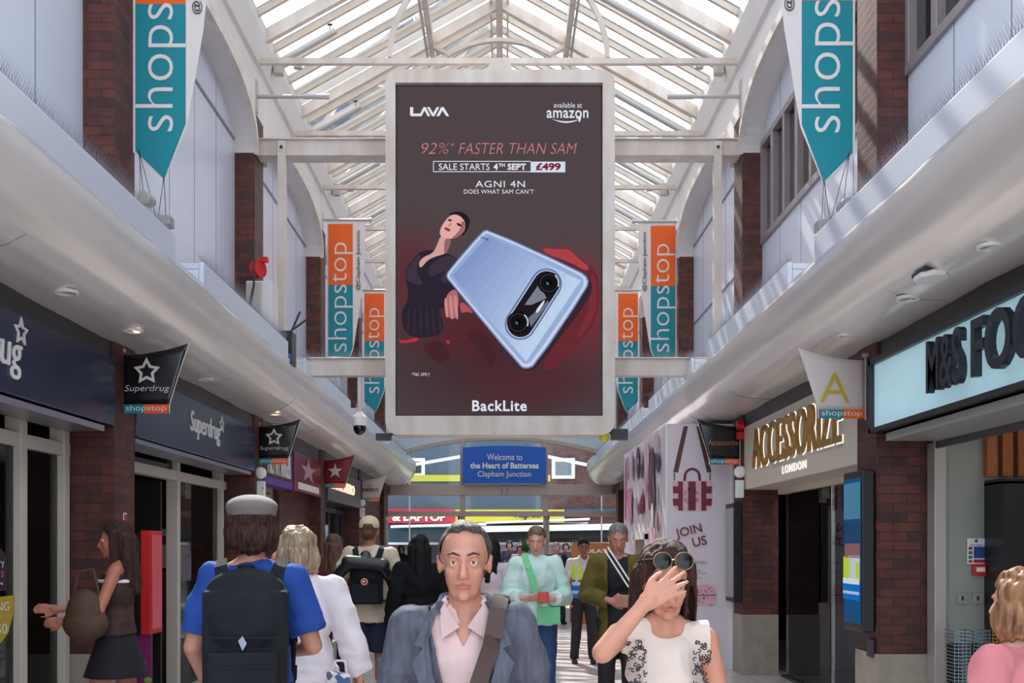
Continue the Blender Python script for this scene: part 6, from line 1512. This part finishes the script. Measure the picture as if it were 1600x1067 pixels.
# ---- 12: woman walking left by the left pier
figure('woman walking left past the brick pier in black skirt and brown sleeveless top', 182, 7.0, 1.77, rotz=-PI/2+.25, skin=(190,118,98), male=False, vox=.009, headrot=(.08,0,0),
    joints=dict(ell=(.25,-.08,1.17), wrl=(.12,-.32,1.10), elr=(-.24,-.14,1.18), wrr=(-.16,-.40,1.16), knl=(.10,-.16,.52), anl=(.10,-.18,.10), knr=(-.10,.08,.50), anr=(-.10,.26,.14)),
    hands={'l':dict(d=(-.2,-1,-.1), n=(-1,0,0), curl=.5), 'r':dict(d=(0,-1,.1), n=(1,0,0), curl=.4)},
    garments=[top(cloth('brown_top', (64,44,38)), 'top', 0, 1.0, .012, cut=lambda c: c.z > 1.40), fused('white_trim', lambda F, J, k, HM: F.rings([((0,0,1.345*k),.174*k,.123*k),((0,0,1.37*k),.168*k,.118*k)], M['white'])), skirt(cloth('black_skirt', (26,20,30)), .72), shoes(M['white'])],
    hair=('long', hair_dk))
t = thing('handbag', 'dark brown woven shoulder bag carried by the woman walking left', 'bag', (-2.85,6.5,.8))
c = onY(134,960,6.75); F = Fig(); wv = mat('woven_brown', S(92,66,48), .7, var=.5, vscale=40, stretch=(1,1,5)); F.ell(c,(.13,.10,.17),wv); F.ell(c-V(0,0,.06),(.15,.11,.12),wv); F.b.v = [v-Vector(t.location) for v in F.b.v]; F.fuse('bag_body', t, .012, 2)
q = MB(wv); q.path([c+V(-.08,0,.12),c+V(-.05,0,.28),c+V(.05,0,.30),c+V(.09,0,.12)],.01); q.build('handle', t)
# ---- 13: blonde at right edge
figure('person with fair brown hair and pink top at the right edge', 1594, 3.3, 1.53, rotz=PI+.5, skin=(210,160,140), male=False, vox=.008, back=True, face=False, bulk=1.1,
    garments=[top(cloth('pink_top', (214,130,138)), 'top', .4, .9, .02), trousers(cloth('trousers_grey', (80,80,90))), shoes(M['white'])], hair=('bob', mat('hair_fair', S(170,124,86), .45, var=.5, vscale=18, vcol=S(104,66,44), stretch=(3,3,.5))))
# ---- 14: woman behind the blazer man
figure('woman with black hair and pale top mostly hidden behind the blazer man', 768, 11, 1.68, rotz=PI-.4, skin=(170,112,92), male=False, vox=.013, back=True, face=False,
    garments=[top(cloth('pale_pink_top', (216,200,206)), 'top', .45, .9, .02), trousers(cloth('navy_trousers', (34,38,56))), shoes(M['white'])], hair=('long', hair_bl))
figure('older man in glasses and dark jacket walking away beyond the woman in mint', 869, 21, 1.66, rotz=.3, skin=(206,160,146), vox=.014,
    joints=dict(knl=(.1,-.1,.5), anl=(.1,-.14,.09), anr=(-.1,.1,.09)),
    garments=[top(cloth('pattern_shirt', (150,140,150), var=.5), 'shirt', .3, .9, .012), top(cloth('dark_jacket', (34,34,44)), 'jacket', 1, .8, .035, cut=in_v, thick=.006), trousers(cloth('trousers_black', (34,32,36))), shoes(M['black'])], hair=('short', mat('hair_silver', S(170,164,160), .5)))
crowd = [(735,27,1.66,(150,150,160),hair_bl,'in pale grey top, leftmost of the far group in the street'),(752,30,1.70,(40,40,50),hair_bl,'in dark top just right of the leftmost in the far street group'),(772,33,1.6,(120,60,60),brown_h,'in dull red top, far off in the street crowd'),
         (796,31,1.72,(60,64,80),hair_bl,'in blue grey top, far off left of the woman in mint'),(812,28,1.6,(190,180,184),hair_dk,'in pale top with dark hair, close to the left of the woman in mint'),(884,30,1.66,(70,70,80),hair_bl,'in dark grey, far off between the mint sweater and the steward')]
for px, Y, h, c, hm, lb in crowd:
    figure('person '+lb, px, Y, h, rotz=PI*(px%2), skin=(170,120,100), vox=.018, face=False, back=True, garments=[top(cloth('crowd_%d_%d' % c[:2], c), 'top', 1, .9, .02), trousers(cloth('trousers_black', (34,32,36))), shoes(M['black'])], hair=('mid' if px%3 else 'short', hm))
